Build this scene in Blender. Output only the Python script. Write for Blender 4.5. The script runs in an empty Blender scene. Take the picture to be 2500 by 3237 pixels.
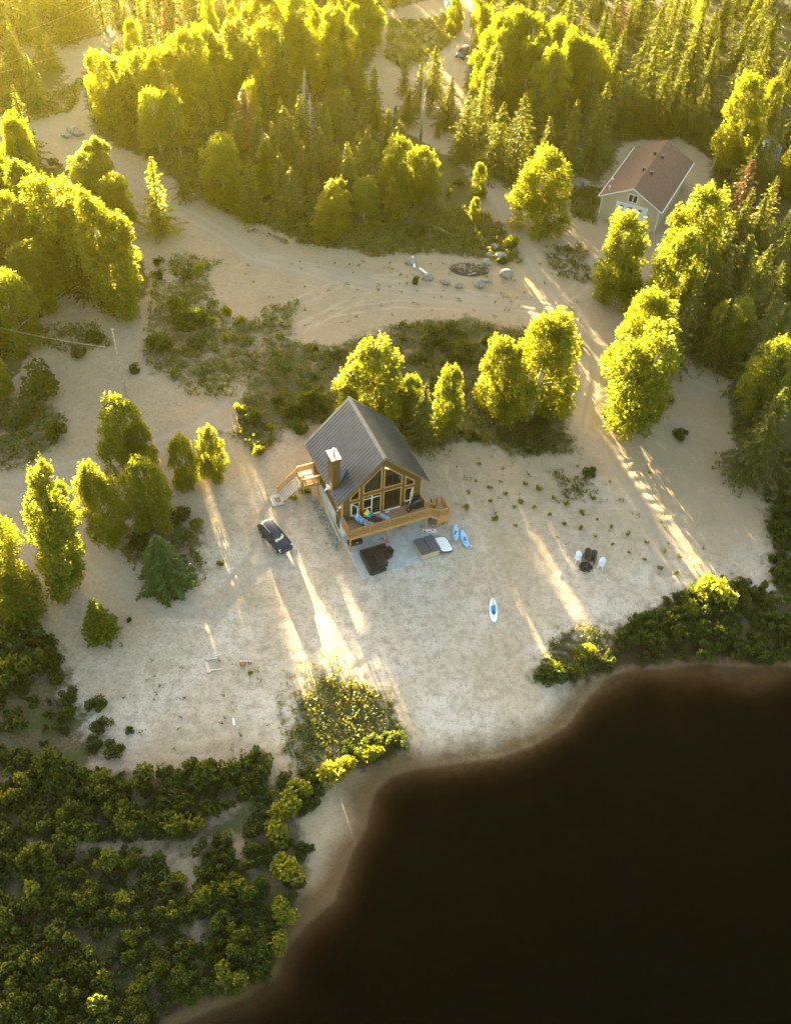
import bpy, bmesh, math, random
import numpy as np
from mathutils import Vector, Matrix
random.seed(7); rng = np.random.default_rng(7)
sc = bpy.context.scene
COL = sc.collection
PI = math.pi
R = math.radians

# ---------------------------------------------------------------- camera (a drone 77 m up)
FPX, NX, NY, CAMH, CX, CY = 3043., 1080., 4480., 77., 1250., 1618.5
_d = math.hypot(NX-CX, NY-CY)
PITCH = math.atan2(FPX, _d); ROLL = math.atan2(CX-NX, NY-CY)
FW = np.array([0, math.cos(PITCH), -math.sin(PITCH)]); RT = np.array([1., 0, 0]); UP = np.cross(RT, FW)
IX = math.cos(ROLL)*RT + math.sin(ROLL)*UP
IY = math.sin(ROLL)*RT - math.cos(ROLL)*UP
cam = bpy.data.cameras.new('camera'); camo = bpy.data.objects.new('camera', cam); COL.objects.link(camo)
cam.sensor_fit = 'VERTICAL'; cam.sensor_height = 36; cam.lens = FPX/3237*36
cam.clip_start = 1; cam.clip_end = 4000
M = Matrix.Identity(4)
for i in range(3):
    M[i][0] = IX[i]; M[i][1] = -IY[i]; M[i][2] = -FW[i]
M[2][3] = CAMH
camo.matrix_world = M
sc.camera = camo

# ---------------------------------------------------------------- light
SUN_EL, SUN_AZ = R(6.9), R(22.3)           # azimuth measured from +Y towards -X
SDIR = Vector((-math.sin(SUN_AZ)*math.cos(SUN_EL), math.cos(SUN_AZ)*math.cos(SUN_EL), math.sin(SUN_EL)))
sun = bpy.data.lights.new('sun', 'SUN'); suno = bpy.data.objects.new('sun', sun); COL.objects.link(suno)
sun.energy = 5.0; sun.angle = R(.5); sun.color = (1.0, .79, .43)
suno.rotation_euler = SDIR.to_track_quat('Z', 'Y').to_euler()
w = bpy.data.worlds.new('World'); sc.world = w; w.use_nodes = True
nt = w.node_tree
sky = nt.nodes.new('ShaderNodeTexSky'); sky.sky_type = 'NISHITA'; sky.sun_disc = False
sky.sun_elevation = SUN_EL; sky.sun_rotation = -SUN_AZ
sky.altitude = 300; sky.air_density = 1.0; sky.dust_density = 3.0; sky.ozone_density = .4
bg = nt.nodes['Background']; bg.inputs[1].default_value = .05
nt.links.new(sky.outputs[0], bg.inputs[0])
vs = sc.view_settings
sc.display_settings.display_device = 'sRGB'
vs.view_transform = 'Standard'; vs.look = 'None'; vs.gamma = 1; vs.use_curve_mapping = False
vs.exposure = 4.25
sc.cycles.max_bounces = 8; sc.cycles.diffuse_bounces = 4; sc.cycles.glossy_bounces = 2
sc.cycles.transmission_bounces = 4; sc.cycles.transparent_max_bounces = 12; sc.cycles.volume_bounces = 0
sc.cycles.use_denoising = True; sc.cycles.use_adaptive_sampling = False; sc.cycles.sample_clamp_indirect = .6
sc.cycles.caustics_reflective = False; sc.cycles.caustics_refractive = False

# ---------------------------------------------------------------- pixel <-> place helpers
D2S = 2500/1687.
def ray(x, y):
    v = FW*FPX + IX*(x-CX) + IY*(y-CY); return v/np.linalg.norm(v)
def P(x, y, z=0.):
    r = ray(x, y); return np.array([0, 0, CAMH]) + r*((z-CAMH)/r[2])
def proj(p):
    v = np.asarray(p, float)-np.array([0, 0, CAMH]); k = v@FW
    return CX+FPX*(v@IX)/k, CY+FPX*(v@IY)/k, k
def PD(x, y, z=0.): return P(x*D2S, y*D2S, z)

# ---------------------------------------------------------------- terrain
WATER = -1.0
_shore = [(9000,1000),(4000,1250),(2400,1370),(1687,1420),(1600,1423),(1500,1415),(1420,1425),(1350,1425),(1290,1447),(1250,1492),(1205,1550),(1130,1592),
 (1060,1615),(960,1628),(880,1640),(832,1655),(798,1690),(788,1722),(780,1765),(752,1812),(733,1860),(712,1920),(655,1968),(612,2020),
 (588,2080),(520,2128),(450,2152),(375,2184),(300,2235),(100,2420),(-300,2750),(-500,2900)]
SHORE = np.array([PD(x, y, WATER)[:2] for x, y in _shore])
WPOLY = np.vstack([SHORE, [[-60, -900], [900, -900]]])
def inside(poly, x, y):
    c = np.zeros(np.shape(x), bool); n = len(poly)
    for i in range(n):
        x0, y0 = poly[i]; x1, y1 = poly[(i+1) % n]
        if y0 == y1: continue
        c ^= ((y0 > y) != (y1 > y)) & (x < (x1-x0)*(y-y0)/(y1-y0)+x0)
    return c
def linedist(pts, x, y, closed=False):
    d = np.full(np.shape(x), 1e18); n = len(pts)
    for i in range(n if closed else n-1):
        a = pts[i]; b = pts[(i+1) % n]; e = b-a; L = e@e+1e-9
        t = np.clip(((x-a[0])*e[0]+(y-a[1])*e[1])/L, 0, 1)
        d = np.minimum(d, (x-a[0]-t*e[0])**2+(y-a[1]-t*e[1])**2)
    return np.sqrt(d)
def sdpoly(poly, x, y):                      # positive inside
    d = linedist(poly, x, y, True); return np.where(inside(poly, x, y), d, -d)
HC = np.array([-5.57, 68.243]); HU = np.array([.9026, .4304]); HV = np.array([-.4304, .9026])   # house corner and axes
def sstep(a, b, t):
    t = np.clip((t-a)/(b-a), 0, 1); return t*t*(3-2*t)
def T(x, y):
    x = np.asarray(x, float); y = np.asarray(y, float)
    sh = linedist(SHORE, x, y); ins = inside(WPOLY, x, y)
    z = np.where(ins, WATER-np.minimum((.09*sh+.02*sh*sh)*np.clip(1.05+1.5*vnoise(x/9+7, y/9+3, 77)+.5*vnoise(x/2.5, y/2.5, 78), .35, 2.5), 6.), WATER+1.0*(1-np.exp(-sh/6.)))
    v = (x-HC[0])*HV[0]+(y-HC[1])*HV[1]
    z = z+np.where(ins, 0, 1)*.8*sstep(-2, 18, v)*sstep(3, 16, sh)
    return z
def G(sx, sy, lift=0.):                      # point on the ground seen at source pixel (sx, sy)
    z = 0.
    for _ in range(7):
        p = P(sx, sy, z+lift); z = float(T(p[0], p[1]))
    return np.array([p[0], p[1], z])
def GD(x, y, lift=0.): return G(x*D2S, y*D2S, lift)

# ---------------------------------------------------------------- materials
def newmat(name):
    m = bpy.data.materials.new(name); m.use_nodes = True
    return m, m.node_tree, m.node_tree.nodes['Principled BSDF'], m.node_tree.nodes['Material Output']
def N(t, typ, **kw):
    n = t.nodes.new(typ)
    for k, v in kw.items():
        if k.startswith('i_'): n.inputs[k[2:]].default_value = v
        else: setattr(n, k, v)
    return n
def ramp(t, src, stops):
    r = t.nodes.new('ShaderNodeValToRGB'); e = r.color_ramp.elements
    while len(e) < len(stops): e.new(.5)
    for k, (p, c) in zip(e, stops): k.position = p; k.color = c if len(c) == 4 else (*c, 1)
    t.links.new(src, r.inputs[0]); return r.outputs[0]
def mixc(t, f, a, b, typ='MIX'):
    n = t.nodes.new('ShaderNodeMix'); n.data_type = 'RGBA'; n.blend_type = typ
    for s, v in ((0, f), (6, a), (7, b)):
        if hasattr(v, 'links'): t.links.new(v, n.inputs[s])
        elif s == 0: n.inputs[0].default_value = v
        else: n.inputs[s].default_value = (*v, 1)
    return n.outputs[2]
def mth(t, op, a, b=None, c=None):
    n = t.nodes.new('ShaderNodeMath'); n.operation = op
    for i, v in enumerate((a, b, c)):
        if v is None: continue
        if hasattr(v, 'links'): t.links.new(v, n.inputs[i])
        else: n.inputs[i].default_value = v
    return n.outputs[0]
def noise(t, vec, scale, detail=4, rough=.55, out=0):
    n = N(t, 'ShaderNodeTexNoise'); n.inputs['Scale'].default_value = scale
    n.inputs['Detail'].default_value = detail; n.inputs['Roughness'].default_value = rough
    if vec is not None: t.links.new(vec, n.inputs['Vector'])
    return n.outputs[out]
def mat(name, col, rough=.6, metal=0., var=.25, scale=3., bump=0., spec=None, stretch=None):
    m, t, b, o = newmat(name)
    tc = N(t, 'ShaderNodeTexCoord').outputs['Object']
    if stretch:
        mp = N(t, 'ShaderNodeMapping'); mp.inputs['Scale'].default_value = stretch; t.links.new(tc, mp.inputs[0]); tc = mp.outputs[0]
    f = noise(t, tc, scale, 5)
    c = tuple(col)
    t.links.new(ramp(t, f, [(.3, tuple(v*(1-var) for v in c)), (.7, tuple(min(1, v*(1+var)) for v in c))]), b.inputs['Base Color'])
    b.inputs['Roughness'].default_value = rough; b.inputs['Metallic'].default_value = metal
    if spec is not None: b.inputs['Specular IOR Level'].default_value = spec
    if bump:
        bp = N(t, 'ShaderNodeBump'); bp.inputs['Distance'].default_value = bump; t.links.new(noise(t, tc, scale*4, 3), bp.inputs['Height']); t.links.new(bp.outputs[0], b.inputs['Normal'])
    return m
def boards(name, c1, c2, axis, pitch, rough=.65):      # planks / lap siding: lines across an object axis
    m, t, b, o = newmat(name)
    tc = N(t, 'ShaderNodeTexCoord').outputs['Object']
    s = N(t, 'ShaderNodeSeparateXYZ'); t.links.new(tc, s.inputs[0])
    q = mth(t, 'DIVIDE', s.outputs[axis], pitch); fr = mth(t, 'FRACT', q); idx = mth(t, 'FLOOR', q)
    wn = N(t, 'ShaderNodeTexWhiteNoise'); wn.noise_dimensions = '1D'; t.links.new(idx, wn.inputs['W'])
    f = mth(t, 'ADD', mth(t, 'MULTIPLY', wn.outputs[0], .5), mth(t, 'MULTIPLY', noise(t, tc, 2.5, 6), .5))
    c = mixc(t, f, c1, c2)
    gap = mth(t, 'LESS_THAN', fr, .13)
    t.links.new(mixc(t, mth(t, 'MULTIPLY', gap, .6), c, tuple(v*.25 for v in c1)), b.inputs['Base Color'])
    b.inputs['Roughness'].default_value = rough
    bp = N(t, 'ShaderNodeBump'); bp.inputs['Distance'].default_value = .02; t.links.new(fr, bp.inputs['Height']); t.links.new(bp.outputs[0], b.inputs['Normal'])
    return m
def leafmat(name, dif, tr, wt=.5, huevar=.25):
    m, t, b, o = newmat(name); t.nodes.remove(b)
    ri = N(t, 'ShaderNodeNewGeometry').outputs['Random Per Island']; oi = N(t, 'ShaderNodeObjectInfo').outputs['Random']
    ps = noise(t, N(t, 'ShaderNodeNewGeometry').outputs['Position'], .55, 2)
    f = mth(t, 'ADD', mth(t, 'MULTIPLY', ri, .5), mth(t, 'ADD', mth(t, 'MULTIPLY', oi, .25), mth(t, 'MULTIPLY', mth(t, 'SUBTRACT', ps, .25), .5)))
    def var(c): return ramp(t, f, [(.1, (c[0]*(1-huevar)*.8, c[1]*(1-huevar*.4)*.85, c[2])), (.5, c), (.95, (min(1, c[0]*(1+huevar*1.3)), min(1, c[1]*(1+huevar*.6)), c[2]*1.1))])
    d = N(t, 'ShaderNodeBsdfDiffuse'); tl = N(t, 'ShaderNodeBsdfTranslucent'); gl = N(t, 'ShaderNodeBsdfGlossy'); gl.inputs['Roughness'].default_value = .45
    gl.inputs['Color'].default_value = (.8, .8, .6, 1)
    t.links.new(var(dif), d.inputs[0]); t.links.new(var(tr), tl.inputs[0])
    mx = N(t, 'ShaderNodeMixShader'); mx.inputs[0].default_value = wt; t.links.new(d.outputs[0], mx.inputs[1]); t.links.new(tl.outputs[0], mx.inputs[2])
    m2 = N(t, 'ShaderNodeMixShader'); m2.inputs[0].default_value = .03; t.links.new(mx.outputs[0], m2.inputs[1]); t.links.new(gl.outputs[0], m2.inputs[2])
    t.links.new(m2.outputs[0], o.inputs[0]); return m
def glassmat(name, tint=(.35, .37, .36)):
    m, t, b, o = newmat(name); t.nodes.remove(b)
    g = N(t, 'ShaderNodeBsdfGlossy'); g.inputs['Roughness'].default_value = .02
    tr = N(t, 'ShaderNodeBsdfTransparent'); tr.inputs[0].default_value = (*tint, 1)
    fr = N(t, 'ShaderNodeFresnel'); t.links.new(mth(t, 'MULTIPLY_ADD', N(t, 'ShaderNodeNewGeometry').outputs['Backfacing'], 1/1.55-1.55, 1.55), fr.inputs[0])
    mx = N(t, 'ShaderNodeMixShader'); t.links.new(mth(t, 'MULTIPLY', fr.outputs[0], 1.3), mx.inputs[0]); t.links.new(tr.outputs[0], mx.inputs[1]); t.links.new(g.outputs[0], mx.inputs[2])
    t.links.new(mx.outputs[0], o.inputs[0]); return m
def emit(name, c, s):
    m, t, b, o = newmat(name); b.inputs['Emission Color'].default_value = (*c, 1); b.inputs['Emission Strength'].default_value = s; b.inputs['Base Color'].default_value = (.8, .7, .5, 1); return m

MAT = {}
MAT['siding'] = boards('brown lap siding', (.085, .048, .013), (.135, .08, .022), 2, .16)
MAT['trim'] = mat('honey wood trim', (.42, .235, .075), .6, scale=4)
MAT['deckboards'] = boards('deck boards', (.3, .16, .075), (.42, .25, .13), 1, .14)
MAT['landboards'] = boards('landing boards', (.36, .2, .09), (.48, .3, .15), 0, .14)
MAT['railwood'] = mat('railing wood', (.4, .21, .06), .6, scale=5)
MAT['concrete'] = mat('pale concrete', (.43, .42, .39), .85, scale=1.6, var=.18, bump=.004)
MAT['foundation'] = mat('white foundation parging', (.55, .54, .5), .85, scale=1.2, var=.15)
MAT['glass'] = glassmat('window glass')
MAT['white'] = mat('white paint', (.78, .78, .76), .45, var=.04)
MAT['lamp'] = emit('lamp bulb', (1, .72, .35), 9)
MAT['interior'] = mat('interior wood', (.22, .13, .06), .7)
MAT['darkmetal'] = mat('dark metal', (.05, .05, .055), .4, .7)
MAT['steel'] = mat('galvanised steel', (.6, .6, .58), .35, .8, var=.1)
MAT['bark'] = mat('grey brown bark', (.10, .075, .05), .9, scale=6, var=.4, stretch=(1, 1, .2))
MAT['birchbark'] = mat('white birch bark', (.55, .52, .45), .8, scale=5, var=.35, stretch=(1, 1, 3))
MAT['deadwood'] = mat('weathered grey wood', (.34, .28, .2), .85, scale=5, var=.3)
MAT['paleplank'] = mat('pale sawn plank', (.62, .53, .42), .7, scale=5, var=.2)
MAT['blackplastic'] = mat('black plastic', (.02, .02, .022), .45, var=.2)
MAT['wicker'] = boards('dark wicker', (.022, .015, .012), (.05, .035, .027), 2, .05, .6)
MAT['brownresin'] = boards('dark brown resin slats', (.03, .02, .018), (.05, .034, .03), 0, .09, .5)
MAT['rock'] = mat('grey granite rock', (.28, .25, .21), .9, scale=3, var=.45, bump=.03)
MAT['leaf_aspen'] = leafmat('aspen leaves', (.10, .13, .011), (.42, .42, .011), .54)
MAT['leaf_birch'] = leafmat('birch leaves', (.09, .125, .013), (.38, .41, .013), .52)
MAT['leaf_spruce'] = leafmat('spruce needles', (.055, .075, .014), (.24, .25, .018), .38, .35)
MAT['leaf_brown'] = leafmat('browning spruce needles', (.15, .085, .04), (.2, .1, .03), .3, .3)
MAT['leaf_red'] = leafmat('rusty dead needles', (.26, .08, .03), (.35, .1, .03), .35, .3)
MAT['leaf_larch_sunlit'] = leafmat('larch and sunlit yellow leaves', (.1, .125, .014), (.48, .47, .016), .54)
MAT['leaf_shrub'] = leafmat('alder leaves', (.026, .044, .007), (.2, .25, .01), .36, .35)
MAT['leaf_willow'] = leafmat('willow leaves', (.045, .066, .01), (.26, .3, .012), .42, .35)
MAT['leaf_blue'] = leafmat('blue green needles', (.055, .1, .022), (.16, .24, .03), .35)
MAT['weed'] = leafmat('weed leaves', (.08, .095, .02), (.26, .25, .02), .4, .4)
MAT['drybush'] = leafmat('yellowing seedling leaves', (.12, .115, .015), (.46, .42, .02), .45, .4)

# ---------------------------------------------------------------- mesh builder
class MB:
    def __init__(s): s.v = []; s.f = []; s.m = []
    def add(s, vs_, fs, mi=0):
        k = len(s.v); s.v += [tuple(map(float, q)) for q in vs_]
        for f in fs: s.f.append([k+i for i in f]); s.m.append(mi)
    def box(s, x0, x1, y0, y1, z0, z1, mi=0):
        s.add([(x0,y0,z0),(x1,y0,z0),(x1,y1,z0),(x0,y1,z0),(x0,y0,z1),(x1,y0,z1),(x1,y1,z1),(x0,y1,z1)],
              [(3,2,1,0),(4,5,6,7),(0,1,5,4),(1,2,6,5),(2,3,7,6),(3,0,4,7)], mi); return s
    def prism(s, poly, off, mi=0):               # poly: 3d points, off: vector
        n = len(poly); o = np.array(off, float); a = [np.array(q, float) for q in poly]; b = [q+o for q in a]
        s.add(a+b, [tuple(range(n))[::-1], tuple(range(n, 2*n))]+[(i, (i+1) % n, n+(i+1) % n, n+i) for i in range(n)], mi); return s
    def bar(s, p, q, w, h, mi=0, up=(0, 0, 1)):
        p = np.array(p, float); q = np.array(q, float); d = q-p; d /= np.linalg.norm(d)+1e-9; u = np.array(up, float)
        if abs(d@u) > .95: u = np.array([0, 1., 0])
        a = np.cross(d, u); a /= np.linalg.norm(a); b = np.cross(a, d); a = a*w/2; b = b*h/2
        s.prism([p-a-b, p+a-b, p+a+b, p-a+b], q-p, mi); return s
    def tube(s, pts, r, n=8, mi=0, cap=True):
        pts = [np.array(q, float) for q in pts]; rr = r if hasattr(r, '__len__') else [r]*len(pts)
        rings = []
        for i, q in enumerate(pts):
            d = pts[min(i+1, len(pts)-1)]-pts[max(i-1, 0)]; d /= np.linalg.norm(d)+1e-9
            u = np.array([0, 0, 1.]) if abs(d[2]) < .9 else np.array([1., 0, 0])
            a = np.cross(d, u); a /= np.linalg.norm(a); b = np.cross(d, a)
            rings.append([q+rr[i]*(a*math.cos(2*PI*k/n)+b*math.sin(2*PI*k/n)) for k in range(n)])
        f = [(i*n+k, i*n+(k+1) % n, (i+1)*n+(k+1) % n, (i+1)*n+k) for i in range(len(pts)-1) for k in range(n)]
        if cap: f += [tuple(range(n))[::-1], tuple(range((len(pts)-1)*n, len(pts)*n))]
        s.add([q for g in rings for q in g], f, mi); return s
    def lathe(s, prof, n=16, c=(0, 0, 0), mi=0, sx=1, sy=1):
        vs_ = [(c[0]+sx*r*math.cos(2*PI*k/n), c[1]+sy*r*math.sin(2*PI*k/n), c[2]+z) for r, z in prof for k in range(n)]
        m_ = len(prof)
        f = [(i*n+k, i*n+(k+1) % n, (i+1)*n+(k+1) % n, (i+1)*n+k) for i in range(m_-1) for k in range(n)]
        f += [tuple(range(n))[::-1], tuple(range((m_-1)*n, m_*n))]
        s.add(vs_, f, mi); return s
    def loft(s, rings, mi=0, cap=True):
        n = len(rings[0]); f = [(i*n+k, i*n+(k+1) % n, (i+1)*n+(k+1) % n, (i+1)*n+k) for i in range(len(rings)-1) for k in range(n)]
        if cap: f += [tuple(range(n))[::-1], tuple(range((len(rings)-1)*n, len(rings)*n))]
        s.add([q for g in rings for q in g], f, mi); return s
    def grid(s, fn, nu, nv, mi=0):
        s.add([fn(i/(nu-1), j/(nv-1)) for i in range(nu) for j in range(nv)],
              [(i*nv+j, (i+1)*nv+j, (i+1)*nv+j+1, i*nv+j+1) for i in range(nu-1) for j in range(nv-1)], mi); return s
    def build(s, name, mats, parent=None, smooth=False, bevel=0., solid=0., recalc=True):
        me = bpy.data.meshes.new(name); me.from_pydata(s.v, [], s.f)
        for m_ in (mats if isinstance(mats, (list, tuple)) else [mats]): me.materials.append(MAT[m_] if isinstance(m_, str) else m_)
        me.polygons.foreach_set('material_index', s.m)
        if recalc:
            bm = bmesh.new(); bm.from_mesh(me); bmesh.ops.recalc_face_normals(bm, faces=bm.faces); bm.to_mesh(me); bm.free()
        if smooth: me.polygons.foreach_set('use_smooth', [True]*len(me.polygons))
        o = bpy.data.objects.new(name, me); COL.objects.link(o)
        if parent is not None: o.parent = parent
        if bevel:
            bv = o.modifiers.new('b', 'BEVEL'); bv.width = bevel; bv.segments = 2; bv.limit_method = 'ANGLE'
        if solid:
            so = o.modifiers.new('s', 'SOLIDIFY'); so.thickness = solid; so.offset = 0
        return o
def tag(o, label=None, cat=None, group=None, kind=None):
    if label: o['label'] = label
    if cat: o['category'] = cat
    if group: o['group'] = group
    if kind: o['kind'] = kind
    return o
def thing(name, label, cat, loc=(0, 0, 0), rz=0., group=None):
    o = bpy.data.objects.new(name, None); COL.objects.link(o); o.location = [float(v) for v in loc]; o.rotation_euler = (0, 0, rz)
    o.empty_display_size = .3
    return tag(o, label, cat, group)
KIDS = {}
def copytree(src, loc, rz, scale=(1, 1, 1), label=None, group=None):
    def cp(o, par):
        c = o.copy(); COL.objects.link(c)
        if par is not None: c.parent = par
        for k in o.children: cp(k, c)
        return c
    r = cp(src, None); r.location = [float(v) for v in loc]; r.rotation_euler = (0, 0, rz); r.scale = scale
    if label: r['label'] = label
    if group: r['group'] = group
    return r
def fmesh(name, V, F4, mats, parent=None):          # big quad meshes straight from numpy
    me = bpy.data.meshes.new(name); nf = len(F4)
    me.vertices.add(len(V)); me.vertices.foreach_set('co', np.ascontiguousarray(V, np.float32).ravel())
    me.loops.add(nf*4); me.loops.foreach_set('vertex_index', np.ascontiguousarray(F4, np.int32).ravel())
    me.polygons.add(nf); me.polygons.foreach_set('loop_start', np.arange(nf, dtype=np.int32)*4)
    me.update(calc_edges=True); me.validate()
    for m_ in mats: me.materials.append(MAT[m_] if isinstance(m_, str) else m_)
    o = bpy.data.objects.new(name, me); COL.objects.link(o)
    if parent is not None: o.parent = parent
    return o
def leafquads(c, s, upbias=0., asp=.6):
    n = len(c); a = rng.normal(size=(n, 3)); nrm = rng.normal(size=(n, 3)); nrm[:, 2] += upbias
    nrm /= np.linalg.norm(nrm, axis=1)[:, None]; a -= nrm*(a*nrm).sum(1)[:, None]; a /= np.linalg.norm(a, axis=1)[:, None]+1e-9
    b = np.cross(nrm, a); s = np.asarray(s)[:, None]
    V = np.stack([c+a*s, c+b*s*asp, c-a*s, c-b*s*asp], 1).reshape(-1, 3)
    return V, np.arange(n*4).reshape(n, 4)

# ---------------------------------------------------------------- ground sheet
def axis(lo, hi, step, far, grow=1.25):
    a = list(np.arange(lo, hi+1e-6, step)); s = step
    while a[-1] < far: s = min(s*grow, 60); a.append(a[-1]+s)
    s = step
    while a[0] > -far: s = min(s*grow, 60); a.insert(0, a[0]-s)
    return np.array(a)
xs = axis(-48, 62, .3, 800); ys_near = np.arange(15, 125, .3)
ys = list(ys_near); s_ = .3
while ys[-1] < 900: s_ = min(s_*1.03 if ys[-1] < 260 else s_*1.3, 60); ys.append(ys[-1]+s_)
s_ = .3
while ys[0] > -800: s_ = min(s_*1.25, 60); ys.insert(0, ys[0]-s_)
ys = np.array(ys)
GX, GY = np.meshgrid(xs, ys, indexing='ij'); gx = GX.ravel(); gy = GY.ravel()
def vnoise(x, y, seed):
    r = np.random.default_rng(seed).random((256, 256)); xi = np.floor(x).astype(int); yi = np.floor(y).astype(int)
    fx = x-xi; fy = y-yi; fx = fx*fx*(3-2*fx); fy = fy*fy*(3-2*fy); a = lambda i, j: r[(xi+i) % 256, (yi+j) % 256]
    return (a(0,0)*(1-fx)+a(1,0)*fx)*(1-fy)+(a(0,1)*(1-fx)+a(1,1)*fx)*fy-.5
def polyD(pts, z=.5): return np.array([PD(x, y, z)[:2] for x, y in pts])
def mask(polys, soft=1.2, z=.6, amt=None):
    out = np.zeros(len(gx))
    for ip, pts in enumerate(polys):
        pl = polyD(pts, z); lo = pl.min(0)-4; hi = pl.max(0)+4
        k = np.where((gx > lo[0]) & (gx < hi[0]) & (gy > lo[1]) & (gy < hi[1]))[0]
        if len(k): out[k] = np.maximum(out[k], sstep(-soft, soft, sdpoly(pl, gx[k], gy[k]))*(amt[ip] if amt else 1))
    return out
FOREST_MID = [(200,285),(300,330),(400,400),(480,445),(560,475),(620,505),(700,505),(800,470),(960,455),(1025,445),(1005,380),(975,340),(880,285),(820,258),(800,225),(760,175),(800,120),(800,60),(830,20),(900,0),(960,-20),(900,-160),(900,-330),(200,-330),(215,-60),(235,20),(268,86),(200,110),(180,190)]
FOREST_RIGHT = [(1040,360),(1080,400),(1130,415),(1230,370),(1275,395),(1330,300),(1450,290),(1520,340),(1500,480),(1460,690),(1470,760),(1560,800),(1570,930),(1640,990),(1687,1050),(1900,1100),(2100,600),(2000,-250),(1020,-330),(1000,-60),(1010,60),(1000,130),(985,200),(970,260),(1000,330)]
FOREST_TL = [(-200,300),(-50,250),(60,235),(110,200),(150,160),(110,130),(60,120),(-60,110),(-300,120)]
FOREST_TL2 = [(-300,60),(-60,75),(60,95),(150,90),(250,60),(240,-10),(190,-330),(-500,-330)]
FOREST_L = [(-200,330),(20,330),(120,355),(200,345),(255,400),(270,440),(250,500),(310,560),(320,620),(250,675),(180,640),(130,630),(60,700),(60,760),(-20,860),(-250,900)]
VEG = [[(500,480),(620,520),(800,470),(1000,440),(1070,480),(1115,560),(1030,548),(900,535),(790,548),(760,532),(620,517)],
 [(330,600),(440,590),(480,680),(600,690),(640,740),(560,790),(490,850),(400,840),(310,770),(310,700)],
 [(500,870),(600,735),(720,740),(860,690),(1000,682),(1120,705),(1225,760),(1210,900),(1235,960),(1100,965),(1000,930),(940,960),(860,930),(700,905),(620,915),(560,965),(500,935)],
 [(1285,865),(1310,800),(1420,790),(1440,850),(1400,890),(1320,900)],
 [(245,1150),(340,1095),(440,1120),(432,1190),(445,1235),(370,1248),(280,1205)],
 [(-40,860),(90,845),(145,900),(110,960),(50,1003),(-40,1010)],
 [(1200,395),(1280,400),(1268,475),(1225,465)], [(380,540),(470,560),(440,590),(340,590)],
 [(1175,1000),(1260,1000),(1275,1040),(1215,1060)],
 [(640,640),(620,700),(560,700),(560,660)],
 [(1630,1060),(1700,1060),(1720,1270),(1655,1265),(1648,1190)], [(60,690),(200,690),(240,740),(180,760),(90,740)], [(1150,530),(1250,520),(1265,610),(1190,590)]]
THICK = [[(-60,1690),(60,1650),(300,1655),(480,1645),(560,1610),(575,1680),(525,1722),(430,1745),(410,1800),(330,1790),(190,1800),(-60,1800)],
 [(-60,1800),(180,1812),(330,1835),(400,1900),(412,2000),(425,2120),(350,2170),(300,2225),(60,2400),(-200,2500)],
 [(430,1800),(480,1800),(510,1850),(560,1900),(565,2000),(545,2085),(440,2120),(420,1950)],
 [(560,1690),(640,1650),(700,1630),(760,1600),(830,1565),(872,1590),(830,1612),(740,1650),(690,1690),(640,1750),(650,1870),(610,1960),(590,2040),(560,2080),(555,1900),(530,1800)],
 [(-60,1345),(110,1370),(132,1400),(80,1450),(50,1485),(-60,1500)],
 [(1132,1458),(1150,1430),(1215,1440),(1300,1400),(1312,1330),(1440,1280),(1490,1258),(1580,1250),(1700,1290),(1800,1300),(1800,1390),(1600,1405),(1480,1400),(1330,1415),(1250,1445)]]
WEEDY = [[(640,1490),(690,1440),(790,1460),(840,1510),(872,1585),(760,1600),(640,1650),(610,1600)], [(1140,1440),(1170,1370),(1240,1330),(1310,1350),(1300,1400),(1220,1440)], [(-60,1500),(130,1400),(150,1490),(225,1600),(180,1660),(-60,1690)],
 [(580,1640),(640,1660),(610,1700),(560,1720)], [(-60,840),(20,840),(60,900),(-60,920)], [(400,1745),(480,1735),(560,1690),(550,1790),(440,1800),(320,1860),(300,1810)]]
ROADS = [([(262,112),(200,112),(165,160),(190,200),(120,260),(40,310)], 7.5), ([(140,275),(280,380),(440,485),(560,555),(750,590),(1000,645),(1200,665)], 5.), ([(870,270),(985,345),(1050,410),(1100,500),(1150,590),(1240,690),(1260,780),(1235,910)], 3.6),
 ([(-60,1030),(150,1000),(300,960),(420,920),(520,850)], 4.), ([(-60,1050),(150,1085),(200,1180),(300,1265),(450,1290)], 4.), ([(1440,790),(1560,835),(1640,850)], 6.),
 ([(450,1290),(560,1180),(590,1080)], 3.), ([(980,-60),(985,60),(960,150),(890,170)], 5.5), ([(1270,560),(1330,560),(1350,500)], 6.), ([(1235,910),(1300,960),(1380,1080),(1420,1200)], 2.4)]
LOT = [[(800,75),(850,38),(905,42),(880,80),(850,120),(815,110)], [(870,130),(940,110),(985,60),(990,140),(950,170),(890,165)]]
m_for = mask([FOREST_MID, FOREST_RIGHT, FOREST_TL, FOREST_TL2, FOREST_L], 2., 1.1)
far = ((gy > 262) | (gx < -115) | (gx > 125)) & (gy > 20); m_for[far] = 1
m_veg = np.maximum(np.maximum(mask(VEG, 2.6, .6, [.64, .55, .85, .6, .64, .7, .7, .5, .45, .5, .8, .4, .42]), mask(THICK, 1.5, -.4)), mask(WEEDY, 3., -.3, [.8, .7, .95, .5, .6, .9]))
m_road = mask(LOT, 1., 1.1)
gz = T(gx, gy)
near = (gx > -110) & (gx < 120) & (gy > 12) & (gy < 265)
h = (.55*vnoise(gx/9, gy/9, 1)+.12*vnoise(gx/3, gy/3, 2))*.2
hn = .04*vnoise(gx/1.3, gy/1.3, 3)+.03*vnoise(gx/.65, gy/.65, 4)
land = sstep(.5, 6, linedist(SHORE, gx, gy))*(~inside(WPOLY, gx, gy))
hus = (gx-HC[0])*HU[0]+(gy-HC[1])*HU[1]; hvs = (gx-HC[0])*HV[0]+(gy-HC[1])*HV[1]
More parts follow.
